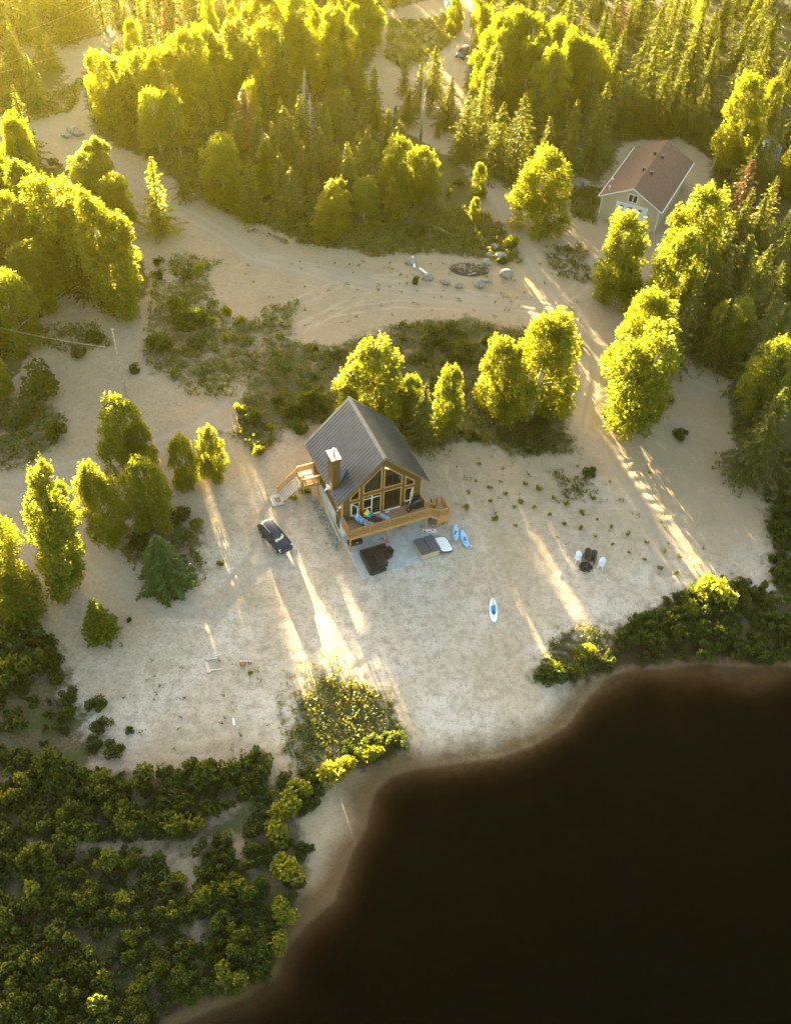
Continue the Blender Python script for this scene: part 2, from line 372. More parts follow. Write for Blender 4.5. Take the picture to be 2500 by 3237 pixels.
flat = 1-sstep(-1.2, .2, np.minimum(np.minimum(hus+6.2, 14-hus), np.minimum(hvs+7.2, 13-hvs)))
h = h*land*flat
h += hn*(.35+.65*land)*np.where(near, 1, 0)*(.5+.5*flat)
for pts, wd in ROADS:
    pl = polyD(pts, .8); lo = pl.min(0)-6; hi = pl.max(0)+6
    k = np.where((gx > lo[0]) & (gx < hi[0]) & (gy > lo[1]) & (gy < hi[1]))[0]
    d = linedist(pl, gx[k], gy[k]); d = d+.8*vnoise(gx[k]/5, gy[k]/5, 9)
    m_road[k] = np.maximum(m_road[k], 1-sstep(wd*.3, wd*.62, d))
    for off in (.8, wd*.36):
        h[k] -= .06*np.exp(-((d-off)/.22)**2)
dig = polyD([(1310,960),(1360,950),(1450,1090),(1440,1120),(1370,1110)], .6)
k = np.where((gx > 10) & (gx < 60) & (gy > 55) & (gy < 100))[0]
q = vnoise(gx[k]/2.5, gy[k]/2.5, 21)
h[k] += sstep(-.5, 1.5, sdpoly(dig, gx[k], gy[k]))*.045*np.sin((gy[k]*.95-gx[k]*.25)*4.2+q*7)
RUTS = [[(640,700),(760,640),(900,610),(1060,640)], [(600,660),(740,600),(900,590)], [(620,720),(700,670),(840,650),(980,655)], [(520,1395),(620,1405),(740,1370)], [(540,1420),(660,1425),(760,1400)], [(610,1070),(640,1200),(690,1300),(720,1400)], [(1035,1270),(1030,1180),(990,1080),(960,1000)], [(300,1240),(420,1300),(560,1310),(700,1290)], [(560,550),(720,600),(880,630),(1050,640)], [(1210,650),(1250,760),(1240,900)], [(1195,650),(1235,760),(1220,900)], [(430,930),(560,880)], [(1310,560),(1200,640)], [(1130,1090),(1180,1250)], [(1290,1020),(1460,1080)], [(240,1540),(420,1560),(560,1500)], [(260,1580),(430,1590),(570,1560)]]
rut = np.zeros(len(gx))
for pts in RUTS+[r_[0] for r_ in ROADS[1:]]:
    pl = polyD(pts, .6); lo = pl.min(0)-5; hi = pl.max(0)+5
    k = np.where((gx > lo[0]) & (gx < hi[0]) & (gy > lo[1]) & (gy < hi[1]))[0]
    wob = .8*vnoise(gx[k]/6, gy[k]/6, 33); d = linedist(pl+np.array([0, 0]), gx[k]+wob, gy[k]+.6*wob)
    pr_ = np.exp(-((d-.8)/.24)**2)*(.6+.8*vnoise(gx[k]/2.5, gy[k]/2.5, 34)); rut[k] = np.maximum(rut[k], pr_)
rut *= land
h -= .05*rut
gz = gz+h
shd = linedist(SHORE, gx, gy); inw = inside(WPOLY, gx, gy)
m_wet = np.where(inw, 1, 1-sstep(.5, 4.2, shd+2.2*vnoise(gx/4, gy/4, 5)))
nx_, ny_ = len(xs), len(ys)
ii = (np.arange(nx_-1)[:, None]*ny_+np.arange(ny_-1)[None, :]).ravel()
ground = fmesh('ground', np.stack([gx, gy, gz], 1), np.stack([ii, ii+ny_, ii+ny_+1, ii+1], 1), [])
gm = ground.data
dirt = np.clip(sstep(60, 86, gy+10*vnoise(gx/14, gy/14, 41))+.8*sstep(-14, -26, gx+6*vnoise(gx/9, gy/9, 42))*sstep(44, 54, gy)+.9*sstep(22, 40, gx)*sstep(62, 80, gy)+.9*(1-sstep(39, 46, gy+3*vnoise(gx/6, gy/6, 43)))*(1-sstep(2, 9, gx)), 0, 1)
at2 = gm.attributes.new('mask2', 'FLOAT_COLOR', 'POINT')
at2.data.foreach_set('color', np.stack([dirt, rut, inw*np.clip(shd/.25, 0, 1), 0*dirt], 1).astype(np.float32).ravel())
at = gm.attributes.new('mask', 'FLOAT_COLOR', 'POINT')
at.data.foreach_set('color', np.stack([m_veg, m_road, m_wet, m_for], 1).astype(np.float32).ravel())
gm.polygons.foreach_set('use_smooth', np.ones(len(gm.polygons), bool))
tag(ground, kind='structure')
m, t, b, o = newmat('sandy ground')
geo = N(t, 'ShaderNodeNewGeometry').outputs['Position']
av = N(t, 'ShaderNodeAttribute'); av.attribute_name = 'mask'
sp = N(t, 'ShaderNodeSeparateColor'); t.links.new(av.outputs['Color'], sp.inputs[0])
veg, road, wet = sp.outputs[0], sp.outputs[1], sp.outputs[2]; forest = av.outputs['Alpha']
n1 = noise(t, geo, .12, 5, .6); n2 = noise(t, geo, .9, 6, .65); n3 = noise(t, geo, 4.5, 4, .7); n4 = noise(t, geo, .35, 5, .6)
sand = mixc(t, ramp(t, n1, [(.40, (0, 0, 0)), (.60, (1, 1, 1))]), (.49, .385, .275), (.61, .515, .41))
av2 = N(t, 'ShaderNodeAttribute'); av2.attribute_name = 'mask2'
sp2 = N(t, 'ShaderNodeSeparateColor'); t.links.new(av2.outputs['Color'], sp2.inputs[0])
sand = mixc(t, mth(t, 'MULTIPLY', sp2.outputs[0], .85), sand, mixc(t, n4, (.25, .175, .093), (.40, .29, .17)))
n5 = noise(t, geo, 2.2, 5, .7)
sand = mixc(t, ramp(t, n5, [(.5, (0, 0, 0)), (.66, (.55, .55, .55))]), sand, (.25, .195, .125))
sand = mixc(t, mth(t, 'MULTIPLY', sp2.outputs[1], .5), sand, (.58, .47, .34))
n6 = noise(t, geo, 7.5, 3, .75)
sand = mixc(t, ramp(t, n6, [(.56, (0, 0, 0)), (.68, (.6, .6, .6))]), sand, (.2, .15, .095))
sand = mixc(t, ramp(t, n2, [(.45, (0, 0, 0)), (.8, (1, 1, 1))]), sand, (.30, .235, .155))
sand = mixc(t, ramp(t, n3, [(.58, (0, 0, 0)), (.7, (.8, .8, .8))]), sand, (.17, .13, .085))
roadc = mixc(t, n2, (.28, .225, .16), (.37, .305, .225))
c = mixc(t, mth(t, 'MULTIPLY', ramp(t, mth(t, 'ADD', road, mth(t, 'MULTIPLY', mth(t, 'SUBTRACT', n4, .5), .9)), [(.35, (0, 0, 0)), (.95, (1, 1, 1))]), .5), sand, roadc)
soil = mixc(t, ramp(t, n3, [(.35, (0, 0, 0)), (.65, (1, 1, 1))]), (.08, .058, .032), (.17, .125, .075))
green = mixc(t, n2, (.045, .055, .014), (.11, .12, .035))
vegc = mixc(t, ramp(t, n4, [(.42, (0, 0, 0)), (.62, (1, 1, 1))]), soil, green)
vm = ramp(t, mth(t, 'ADD', veg, mth(t, 'MULTIPLY', mth(t, 'SUBTRACT', mth(t, 'ADD', mth(t, 'MULTIPLY', n2, .6), mth(t, 'MULTIPLY', n4, .4)), .5), 2.2)), [(.3, (0, 0, 0)), (.7, (1, 1, 1))])
c = mixc(t, vm, c, vegc)
forc = mixc(t, n4, (.05, .042, .018), (.1, .095, .028))
fm = ramp(t, mth(t, 'ADD', forest, mth(t, 'MULTIPLY', mth(t, 'SUBTRACT', n2, .5), 1.2)), [(.35, (0, 0, 0)), (.65, (1, 1, 1))])
c = mixc(t, fm, c, forc)
wm = ramp(t, mth(t, 'ADD', wet, mth(t, 'MULTIPLY', mth(t, 'SUBTRACT', n4, .5), .5)), [(.15, (0, 0, 0)), (.9, (1, 1, 1))])
c = mixc(t, wm, c, mixc(t, 1., c, (.31, .235, .15), 'MULTIPLY'))
c = mixc(t, sp2.outputs[2], c, mixc(t, 1., c, (.66, .55, .36), 'MULTIPLY'))
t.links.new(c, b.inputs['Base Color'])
t.links.new(ramp(t, wm, [(0, (.95, .95, .95)), (1, (.6, .6, .6))]), b.inputs['Roughness']); b.inputs['Specular IOR Level'].default_value = .2
hh = mth(t, 'ADD', mth(t, 'MULTIPLY', n2, .6), mth(t, 'MULTIPLY', n3, .25))
hh = mth(t, 'ADD', hh, mth(t, 'MULTIPLY', noise(t, geo, 13, 3, .7), .12))
bp = N(t, 'ShaderNodeBump'); bp.inputs['Distance'].default_value = .07; bp.inputs['Strength'].default_value = .7
t.links.new(hh, bp.inputs['Height']); t.links.new(bp.outputs[0], b.inputs['Normal'])
gm.materials.append(m)

# ---------------------------------------------------------------- water: a clear brown body with a smooth top
wb = MB().box(-55, 790, -790, 78, -9, WATER)
m, t, b, o = newmat('tannin lake water'); t.nodes.remove(b)
g = N(t, 'ShaderNodeBsdfGlossy'); g.inputs['Roughness'].default_value = .06; g.inputs['Color'].default_value = (.15, .15, .15, 1); tr = N(t, 'ShaderNodeBsdfTransparent')
fr = N(t, 'ShaderNodeFresnel'); bf = N(t, 'ShaderNodeNewGeometry').outputs['Backfacing']
t.links.new(mth(t, 'MULTIPLY_ADD', bf, 1/1.33-1.33, 1.33), fr.inputs[0])
bp = N(t, 'ShaderNodeBump'); bp.inputs['Distance'].default_value = .02; bp.inputs['Strength'].default_value = .3
t.links.new(noise(t, N(t, 'ShaderNodeNewGeometry').outputs['Position'], 1.4, 4), bp.inputs['Height'])
t.links.new(bp.outputs[0], g.inputs['Normal']); t.links.new(bp.outputs[0], fr.inputs['Normal'])
mx = N(t, 'ShaderNodeMixShader'); t.links.new(fr.outputs[0], mx.inputs[0]); t.links.new(tr.outputs[0], mx.inputs[1]); t.links.new(g.outputs[0], mx.inputs[2])
t.links.new(mx.outputs[0], o.inputs['Surface'])
va = N(t, 'ShaderNodeVolumeAbsorption'); va.inputs['Color'].default_value = (.44, .27, .07, 1); va.inputs['Density'].default_value = 4.2
t.links.new(va.outputs[0], o.inputs['Volume'])
MAT['water'] = m
tag(wb.build('water', 'water'), kind='structure')

# ---------------------------------------------------------------- the chalet
HZ = math.atan2(HU[1], HU[0])
house = thing('chalet', 'brown timber chalet with steep ribbed metal roof, big gable windows and railed deck', 'house', (HC[0], HC[1], 0), HZ)
def rz_of(u): return 5.7+(u+.63)*.9747 if u <= 4.525 else 10.725-(u-4.525)*.9747
def boolean_cut(o, cutters):
    for c in cutters:
        md = o.modifiers.new('cut', 'BOOLEAN'); md.operation = 'DIFFERENCE'; md.object = c; md.solver = 'EXACT'
    bpy.context.view_layer.update()
    me = bpy.data.meshes.new_from_object(o.evaluated_get(bpy.context.evaluated_depsgraph_get()))
    o.modifiers.clear(); old = o.data; o.data = me; bpy.data.meshes.remove(old)
    for c in cutters:
        d = c.data; bpy.data.objects.remove(c); bpy.data.meshes.remove(d)
L, BK = 9.05, 9.2
prof = [(0, 2.3), (L, 2.3), (L, rz_of(L)-.24), (4.525, 10.47), (0, rz_of(0)-.24)]
inner = [(.2, 2.5), (L-.2, 2.5), (L-.2, rz_of(L-.2)-.5), (4.525, 10.1), (.2, rz_of(.2)-.5)]
wl = MB().prism([(u, 0, z) for u, z in prof], (0, BK, 0)).build('wall', 'siding', house)
cut = [MB().prism([(u, .18, z) for u, z in inner], (0, BK-.36, 0)).build('c', 'siding')]
WIN = [[(2.45, 6.0), (4.3, 6.0), (4.3, 8.95), (2.45, 7.08)], [(4.75, 6.0), (6.6, 6.0), (6.6, 7.08), (4.75, 8.95)],
       [(1.02, 5.45), (1.88, 5.45), (1.88, 6.68), (1.02, 5.82)], [(7.17, 5.45), (8.03, 5.45), (8.03, 5.82), (7.17, 6.68)],
       [(1.02, 3.2), (1.88, 3.2), (1.88, 4.85), (1.02, 4.85)], [(7.17, 3.2), (8.03, 3.2), (8.03, 4.85), (7.17, 4.85)],
       [(2.45, 2.62), (4.3, 2.62), (4.3, 5.35), (2.45, 5.35)], [(4.75, 2.62), (6.6, 2.62), (6.6, 5.35), (4.75, 5.35)]]
for pl in WIN: cut.append(MB().prism([(u, -.2, z) for u, z in pl], (0, .6, 0)).build('c', 'siding'))
for o_ in cut: o_.parent = house
boolean_cut(wl, cut)
ws = wl.data.materials; 
def ringpoly(mb, pl, w_, y0, y1, mi=0):      # trim strip round a window opening
    c = np.mean(pl, 0); n = len(pl); out = []
    for i in range(n):
        p0, p1, p2 = (np.array(pl[i-1]), np.array(pl[i]), np.array(pl[(i+1) % n]))
        d1 = (p1-p0)/np.linalg.norm(p1-p0); d2 = (p2-p1)/np.linalg.norm(p2-p1)
        n1_ = np.array([d1[1], -d1[0]]); n2_ = np.array([d2[1], -d2[0]]); bis = n1_+n2_; bis /= (1+n1_@n2_)
        out.append(p1+bis*w_)
    for i in range(n):
        j = (i+1) % n
        mb.prism([(pl[i][0], y0, pl[i][1]), (pl[j][0], y0, pl[j][1]), (out[j][0], y0, out[j][1]), (out[i][0], y0, out[i][1])], (0, y1-y0, 0), mi)
names = ['window', 'window', 'window', 'window', 'casement_window', 'casement_window', 'patio_door', 'patio_door']
for i, (pl, nm) in enumerate(zip(WIN, names)):
    mb = MB(); ringpoly(mb, pl, .12, -.05, -.003)
    f = mb.build(nm, 'trim', house)
    x0 = min(p[0] for p in pl); x1 = max(p[0] for p in pl); z0 = min(p[1] for p in pl); z1 = max(p[1] for p in pl)
    MB().prism([(u, .07, z) for u, z in pl], (0, .02, 0)).build('pane', 'glass', f)
    s = MB(); xm = (x0+x1)/2
    if i < 2: s.box(xm-.03, xm+.03, .02, .065, z0, np.interp(xm, *( [2.45, 4.3], [7.08, 8.95]) if i == 0 else ([4.75, 6.6], [8.95, 7.08])), 0); s.build('mullion', 'darkmetal', f)
    elif i in (4, 5):
        a = R(50); hx, sgn = (x0+.06, 1) if i == 4 else (x1-.06, -1)
        def sp_(r, z): return (hx+sgn*r*math.cos(a), -.06-r*math.sin(a), z)
        for (r0, zz0), (r1, zz1) in (((0, z0), (.7, z0)), ((.7, z0), (.7, z1)), ((.7, z1), (0, z1)), ((0, z1), (0, z0))): s.bar(sp_(r0, zz0), sp_(r1, zz1), .06, .06)
        s.build('open_sash', 'white', f); MB().box(x0, x1, -.16, -.051, z0-.1, z0-.04).build('sill', 'white', f)
    elif i >= 6:
        s.box(xm-.04, xm+.04, .0, .065, z0, z1); s.box(x0, x1, .0, .064, 4.9, 4.96)
        if i == 6: s.box(x0, xm-.041, .0, .063, 3.55, 3.6)
        s.build('door_frame', 'white' if i == 6 else 'darkmetal', f); MB().box(x0-.02, x1+.02, -.16, -.051, z0-.1, z0-.02).build('threshold', 'white', f)
mb = MB().box(.2, L-.2, .2, BK-.2, 2.52, 2.56); mb.build('floor', 'interior', house)
for q in ((5.3, 7.7), (5.55, 7.55), (5.85, 7.35)):
    lm = MB().tube([(q[0], 1.1, q[1]+.1), (q[0], 1.1, 9.2)], .015, 6, 1); lm.lathe([(0, -.13), (.1, -.08), (.13, 0), (.1, .09), (0, .13)], 10, (q[0], 1.1, q[1]))
    lm.build('pendant_lamp', ['lamp', 'darkmetal'], house, smooth=True)
# foundation, corner boards
fb = MB().box(.04, L-.04, .04, BK-.04, -.6, 2.29); fb.build('foundation', 'foundation', house)
for u in (-.02, L-.14): MB().box(u, u+.16, -.03, -.004, 2.3, rz_of(max(u, .1))-.3).build('corner_board', 'trim', house)
MB().box(-.03, -.004, 0, .16, 2.37, 5.9).build('corner_board', 'trim', house); MB().box(-.03, -.004, 0, BK, 2.26, 2.368).build('skirt_board', 'trim', house)
# roof: two ribbed metal slopes and a ridge cap
MAT['roofmetal'] = mat('weathered grey roof metal', (.078, .086, .108), .4, .5, var=.16, scale=1.1)
RF, RB = -.5, 9.65
roof = MB()
for sgn in (-1, 1):
    ue, um = (-.63, 4.525) if sgn < 0 else (9.68, 4.525)
    ze, zm = 5.7, 10.725
    sl = np.array([um-ue, zm-ze]); sl /= np.linalg.norm(sl); nn = np.array([-sl[1], sl[0]])*(1 if sgn < 0 else -1)
    roof.prism([(ue, RF, ze), (um, RF, zm), (um, RF, zm-.2), (ue, RF, ze-.2)], (0, RB-RF, 0))
    v = RF+.12
    while v < RB-.05:
        a = np.array([ue, ze])+nn*.02; b = np.array([um, zm])+nn*.02
        roof.bar((a[0], v, a[1]), (b[0], v, b[1]), .09, .07, 0, up=(nn[0], 0, nn[1])); v += .42
roof.prism([(4.525, RF-.02, 10.8), (4.28, RF-.02, 10.56), (4.3, RF-.02, 10.5), (4.75, RF-.02, 10.5), (4.77, RF-.02, 10.56)], (0, RB-RF+.04, 0))
rf = roof.build('roof', 'roofmetal', house)
fa = MB()
for ue in (-.63, 9.68):
    for vv in (RF-.035, RB+.003):
        fa.prism([(ue, vv, 5.66), (4.525, vv, 10.685), (4.525, vv, 10.46), (ue, vv, 5.44)], (0, .03, 0))
    s_ = -1 if ue < 0 else 1
    fa.box(min(ue+s_*.003, ue+s_*.03), max(ue+s_*.003, ue+s_*.03), RF, RB, 5.46, 5.68)
fa.build('fascia', mat('brown fascia', (.2, .12, .05), .6), house)
# chimney chase and its little saddle roof
ch = MB().box(-.42, .42, 1.5, 2.95, 5.4, 9.75).box(-.5, .5, 1.42, 3.03, 9.75, 10.2)
cho = ch.build('chimney', 'siding', house)
MB().box(-.53, .53, 1.39, 3.06, 10.202, 10.27).build('chimney_cap', mat('sheet metal cap', (.55, .46, .36), .5, .4), cho)
fl = MB().lathe([(.13, 0), (.13, .5), (.17, .5), (.17, .56), (.05, .57), (.05, .64), (.2, .65), (.21, .72), (.12, .86), (0, .88)], 14, (.0, 2.15, 10.27))
fl.build('flue_pipe', 'steel', cho, smooth=True)
cr = MB(); p0 = (.43, 1.75, rz_of(.43)+.95); p1 = (1.35, 2.22, rz_of(1.35)+.08)
cr.add([(.421, 1.55, rz_of(.421)+.06), (.421, 2.9, rz_of(.421)+.06), (.421, 2.22, rz_of(.421)+1.05), (1.5, 2.22, rz_of(1.5)+.05)], [(0, 1, 2), (0, 2, 3), (2, 1, 3), (0, 3, 1)])
cr.build('chimney_saddle', 'roofmetal', cho)
def dish(nm, p, az, r=.3):
    d = MB(); c, s2 = math.cos(az), math.sin(az)
    def pt(i, j):
        rr = r*i; a = 2*PI*j; x = rr*math.cos(a); y = rr*math.sin(a)*1.1; dd = .25*(rr/r)**2*r
        return (p[0]+c*(dd)-s2*x*1, p[1]+s2*dd+c*x, p[2]+.45+y)
    d.grid(pt, 5, 17)
    e = (p[0]+c*.55, p[1]+s2*.55, p[2]+.25)
    d.tube([p, (p[0], p[1], p[2]+.4)], .025, 6); d.bar((p[0], p[1], p[2]+.15), e, .03, .03); d.lathe([(0, -.06), (.05, -.05), (.05, .06), (0, .07)], 8, (e[0], e[1], e[2]+.03))
    return d.build(nm, 'white', house)
dish('satellite_dish', (-.66, 2.05, 5.75), PI+.5); dish('satellite_dish', (-.45, -.42, 5.1), PI+.9, .26)
MAT['sideglass'] = mat('dark side glazing', (.03, .03, .03), .15)
MB().box(-.02, .045, .7, 1.7, .7, 2.1).build('basement_window', 'sideglass', house); MB().box(-.025, -.0, 5.0, 5.9, 3.4, 4.5).build('side_window', 'sideglass', house); MB().box(-.027, .001, 6.7, 7.6, 2.62, 4.7).build('side_door', 'sideglass', house)
for u_, v_, z_ in ((-.12, 4.3, 3.4), (-.12, 6.2, 4.6)): MB().lathe([(0, 0), (.09, .02), (.1, .18), (.04, .26), (0, .27)], 10, (u_, v_, z_)).build('wall_lantern', 'white', house)
# front deck
deck = MB().box(-.02, 9.0, -2.35, -.06, 2.4, 2.52).build('deck', 'deckboards', house)
fj = MB().box(-.05, 9.03, -2.39, -2.352, 2.1, 2.5).box(-.06, -.022, -2.35, -.1, 2.1, 2.5).box(9.002, 9.04, -2.35, -.1, 2.1, 2.5)
for k_ in range(12): fj.box(.4+k_*.75, .45+k_*.75, -2.35, -.1, 2.15, 2.39)
fj.build('rim_joist', 'railwood', deck)
def railing(mb, a, b, z0a, z0b, hgt=1.0, np_=2, bal=.125):
    a = np.array(a, float); b = np.array(b, float); n = max(1, np_-1)
    for k_ in range(np_):
        p = a+(b-a)*k_/n; z = z0a+(z0b-z0a)*k_/n; mb.box(p[0]-.05, p[0]+.05, p[1]-.05, p[1]+.05, z-.25, z+hgt+.05)
    for hh_, w_ in ((hgt, .13), (hgt-.1, .05), (.1, .05)):
        mb.bar((a[0], a[1], z0a+hh_), (b[0], b[1], z0b+hh_), w_, .045)
    nb = int(np.linalg.norm(b-a)/bal)
    for k_ in range(1, nb):
        f_ = k_/nb; p = a+(b-a)*f_; z = z0a+(z0b-z0a)*f_; mb.box(p[0]-.022, p[0]+.022, p[1]-.022, p[1]+.022, z+.12, z+hgt-.12)
rl = MB(); railing(rl, (.02, -2.31), (8.98, -2.31), 2.52, 2.52, 1.0, 5); railing(rl, (.02, -.12), (.02, -2.31), 2.52, 2.52, 1.0, 2); railing(rl, (8.98, -.12), (8.98, -1.15), 2.52, 2.52, 1.0, 2)
rl.build('railing', 'railwood', deck)
for u_ in (.15, 4.4, 8.85): MB().box(u_-.07, u_+.07, -2.2, -2.06, -.05, 2.1).build('deck_post', 'railwood', deck)
# small lower platform with steps off the right end of the deck
pf = MB().box(10.2, 11.55, -2.15, -.2, 1.42, 1.5).build('platform', 'landboards', house)
sk = MB().box(10.2, 11.58, -2.19, -2.152, .45, 1.46).box(11.552, 11.59, -2.15, -.2, .45, 1.46).box(10.16, 10.199, -2.15, -.2, .45, 1.2)
for q in ((10.25, -2.1), (11.5, -2.1), (11.5, -.25), (10.25, -.25)): sk.box(q[0]-.05, q[0]+.05, q[1]-.05, q[1]+.05, -.1, 1.41)
sk.build('skirt', 'railwood', pf)
st = MB()
for k_ in range(5): st.box(9.05+k_*.23, 9.05+(k_+1)*.23+.02, -2.2, -1.2, 2.3-k_*.17-.05, 2.3-k_*.17)
st.prism([(9.04, -2.26, 2.5), (10.25, -2.26, 1.5), (10.25, -2.26, 1.2), (9.04, -2.26, 2.15)], (0, .05, 0)); st.prism([(9.04, -1.19, 2.5), (10.25, -1.19, 1.5), (10.25, -1.19, 1.2), (9.04, -1.19, 2.15)], (0, .05, 0))
st.build('step', 'landboards', pf)
pr = MB(); railing(pr, (9.05, -2.24), (10.24, -2.12), 2.5, 1.5, 1., 2); railing(pr, (10.24, -2.12), (11.5, -2.12), 1.5, 1.5, 1., 2); railing(pr, (11.5, -2.1), (11.5, -.25), 1.5, 1.5, 1., 3); railing(pr, (9.05, -1.17), (10.24, -1.17), 2.5, 1.5, 1., 2); railing(pr, (10.24, -1.17), (10.24, -.22), 1.5, 1.5, 1., 2); railing(pr, (10.24, -.22), (11.0, -.22), 1.5, 1.5, 1., 2)
pr.build('railing', 'railwood', pf)
# side landing and steps on the left
ld = MB().box(-2.05, -.06, 6.35, 8.55, 2.44, 2.56).build('side_landing', 'landboards', house)
sb = MB().box(-2.09, -2.052, 6.35, 8.55, 2.15, 2.5).box(-2.05, -.06, 6.31, 6.348, 2.15, 2.5)
for q in ((-1.95, 6.45), (-1.95, 8.45), (-.3, 6.45)): sb.box(q[0]-.06, q[0]+.06, q[1]-.06, q[1]+.06, .6, 2.43)
sb.build('landing_frame', 'railwood', ld)
sr = MB(); railing(sr, (-2.0, 8.5), (-.1, 8.5), 2.56, 2.56, 1., 2); railing(sr, (-.1, 6.4), (-2.0, 6.4), 2.56, 2.56, 1., 2); railing(sr, (-2.03, 8.3), (-4.35, 8.3), 2.56, .5, 1., 3); railing(sr, (-2.0, 6.45), (-2.0, 6.85), 2.56, 2.56, 1., 2)
sr.build('railing', 'railwood', ld)
ss = MB()
for k_ in range(11): ss.box(-2.07-(k_+1)*.205+.04, -2.07-k_*.205, 6.95, 8.22, 2.56-(k_+1)*.188-.05, 2.56-(k_+1)*.188)
for y_ in (6.9, 8.23): ss.prism([(-2.06, y_, 2.45), (-4.4, y_, .5), (-4.4, y_, .3), (-2.06, y_, 2.15)], (0, .045, 0))
ss.build('step', 'paleplank', ld)  # pale treads: brightness of sun on the steps put into the colour

def HW(u, v, z=0.): q = HC+HU*u+HV*v; return np.array([q[0], q[1], z])
# ---------------------------------------------------------------- patio and what stands on it
pat = MB().prism([(-.1, -6.1, -.25), (6.75, -6.05, -.25), (6.75, -3.4, -.25), (10.0, -3.3, -.25), (10.0, .03, -.25), (-.1, .03, -.25)], (0, 0, .32)).build('patio', 'concrete')
pat.location = (HC[0], HC[1], 0); pat.rotation_euler = (0, 0, HZ); tag(pat, kind='structure')
PZ = .071
pad = thing('stepping_slab', 'square pale concrete slab with a brown mat at the foot of the side steps', 'slab', HW(-4.75, 7.45, .3), HZ)
MB().box(-.65, .6, -.8, .8, 0, .14).build('slab', 'concrete', pad); MB().box(-.2, .35, -.45, .35, .142, .16).build('mat', mat('rust brown mat', (.32, .16, .08), .9), pad)

def wick(nm, label, cat, loc, rz, build):
    tt = thing(nm, label, cat, loc, rz); build(tt); return tt
def b_sofa(tt):
    MB().box(0, 2.7, -.0, .9, .06, .36).box(0, .9, -2.0, -.002, .06, .36).build('base', 'wicker', tt, bevel=.02)
    MB().box(0, 2.7, .9, 1.05, .06, .82).box(-.15, -.002, -2.0, 1.05, .06, .82).build('backrest', 'wicker', tt, bevel=.02)
    MB().box(.02, 2.68, .03, .87, .362, .47).box(.03, .88, -1.97, .0, .362, .47).build('seat_cushion', mat('dark brown cushion', (.025, .017, .015), .9), tt, bevel=.03)
    MB().box(0, .9, -2.12, -2.002, .06, .6).build('armrest', 'wicker', tt, bevel=.02); MB().box(2.702, 2.8, .0, 1.05, .06, .6).build('armrest', 'wicker', tt, bevel=.02)
sf = wick('corner_sofa', 'dark wicker corner sofa on the concrete patio', 'sofa', HW(1.0, -4.0, PZ), HZ, b_sofa)
def b_tab(tt):
    MB().box(-.55, .55, -.75, .75, .6, .66).build('tabletop', mat('dark glass top', (.03, .026, .018), .3), tt, bevel=.01)
    MB().box(-.5, .5, -.7, .7, .2, .597).build('base', 'wicker', tt, bevel=.02)
    for q in ((-.45, -.65), (.45, -.65), (-.45, .65), (.45, .65)): MB().box(q[0]-.04, q[0]+.04, q[1]-.04, q[1]+.04, 0, .198).build('leg', 'wicker', tt)
wick('patio_table', 'low dark wicker table in the angle of the corner sofa', 'table', HW(2.52, -4.85, PZ), HZ, b_tab)
def b_arm(tt):
    MB().box(-.36, .36, -.36, .36, .08, .42).build('seat', 'wicker', tt, bevel=.03)
    MB().prism([(-.38, .3, .1), (.38, .3, .1), (.42, .46, .98), (-.42, .46, .98)], (0, .1, .02)).build('backrest', 'wicker', tt, bevel=.02)
    for s_ in (-1, 1): MB().box(s_*.41-.06, s_*.41+.06, -.36, .36, .08, .66).build('armrest', 'wicker', tt, bevel=.02)
wick('wicker_armchair', 'high backed dark wicker armchair on the house side of the patio table', 'chair', HW(3.55, -4.15, PZ), HZ-PI/2+.3, b_arm)
wick('wicker_stool', 'small dark wicker footstool at the lakeward end of the patio table', 'stool', HW(2.25, -5.75, PZ), HZ+.1,
     lambda tt: (MB().box(-.4, .4, -.3, .3, .08, .4).build('base', 'wicker', tt, bevel=.02), MB().box(-.38, .38, -.28, .28, .402, .48).build('seat', mat('dark cushion', (.03, .02, .017), .9), tt, bevel=.03)))
def simple(nm, label, cat, mb, mats, loc, rz=0., smooth=False, bevel=0., group=None, solid=0.):
    o_ = mb.build(nm, mats, None, smooth, bevel, solid); o_.location = [float(v) for v in loc]; o_.rotation_euler = (0, 0, rz); return tag(o_, label, cat, group)
MAT['red'] = mat('coral red plastic', (.75, .14, .11), .4); MAT['royal'] = mat('royal blue plastic', (.03, .06, .42), .4)
simple('flying_disc', 'coral red flying disc lying on the patio by the middle deck post', 'disc', MB().lathe([(0, .04), (.2, .045), (.24, .03), (.25, 0), (.22, 0), (.2, .03), (0, .032)], 18), 'red', P(1224, 1715, PZ))
tt = thing('beach_shoe_pair', 'blue and white beach shoes beside the middle deck post', 'shoes', P(1212, 1704, PZ), .4)
for dx in (-.14, .14): MB().loft([[(dx+.07*math.cos(a)*w_, y_, .02+.05*h_*(1+math.sin(a))) for a in np.linspace(0, 2*PI, 8, endpoint=False)] for y_, w_, h_ in ((-.16, .5, .8), (-.1, 1, 1.3), (.05, 1, .8), (.16, .6, .5))], 0).build('shoe', 'royal' if dx < 0 else 'white', tt)
wg = MB().tube([(-.28, 0, .06), (.2, 0, .06), (.3, 0, .06)], [.05, .05, .02], 8).bar((-.1, 0, .06), (-.18, -.16, .04), .05, .05).tube([(-.1, 0, .12), (.08, 0, .12)], .05, 8)
simple('water_pistol', 'royal blue water pistol lying on the open patio', 'toy', wg, 'royal', P(1231, 1734, PZ), -1.1)
dk = thing('storage_bench', 'dark brown storage box under the left corner of the deck', 'box', HW(1.0, -1.3, PZ), HZ)
MB().box(-.75, .75, -.3, .3, 0, .5).build('box', mat('dark brown board', (.05, .032, .022), .6), dk, bevel=.02); MB().box(-.78, .78, -.33, .33, .502, .55).build('lid', MAT['blackplastic'], dk, bevel=.015)
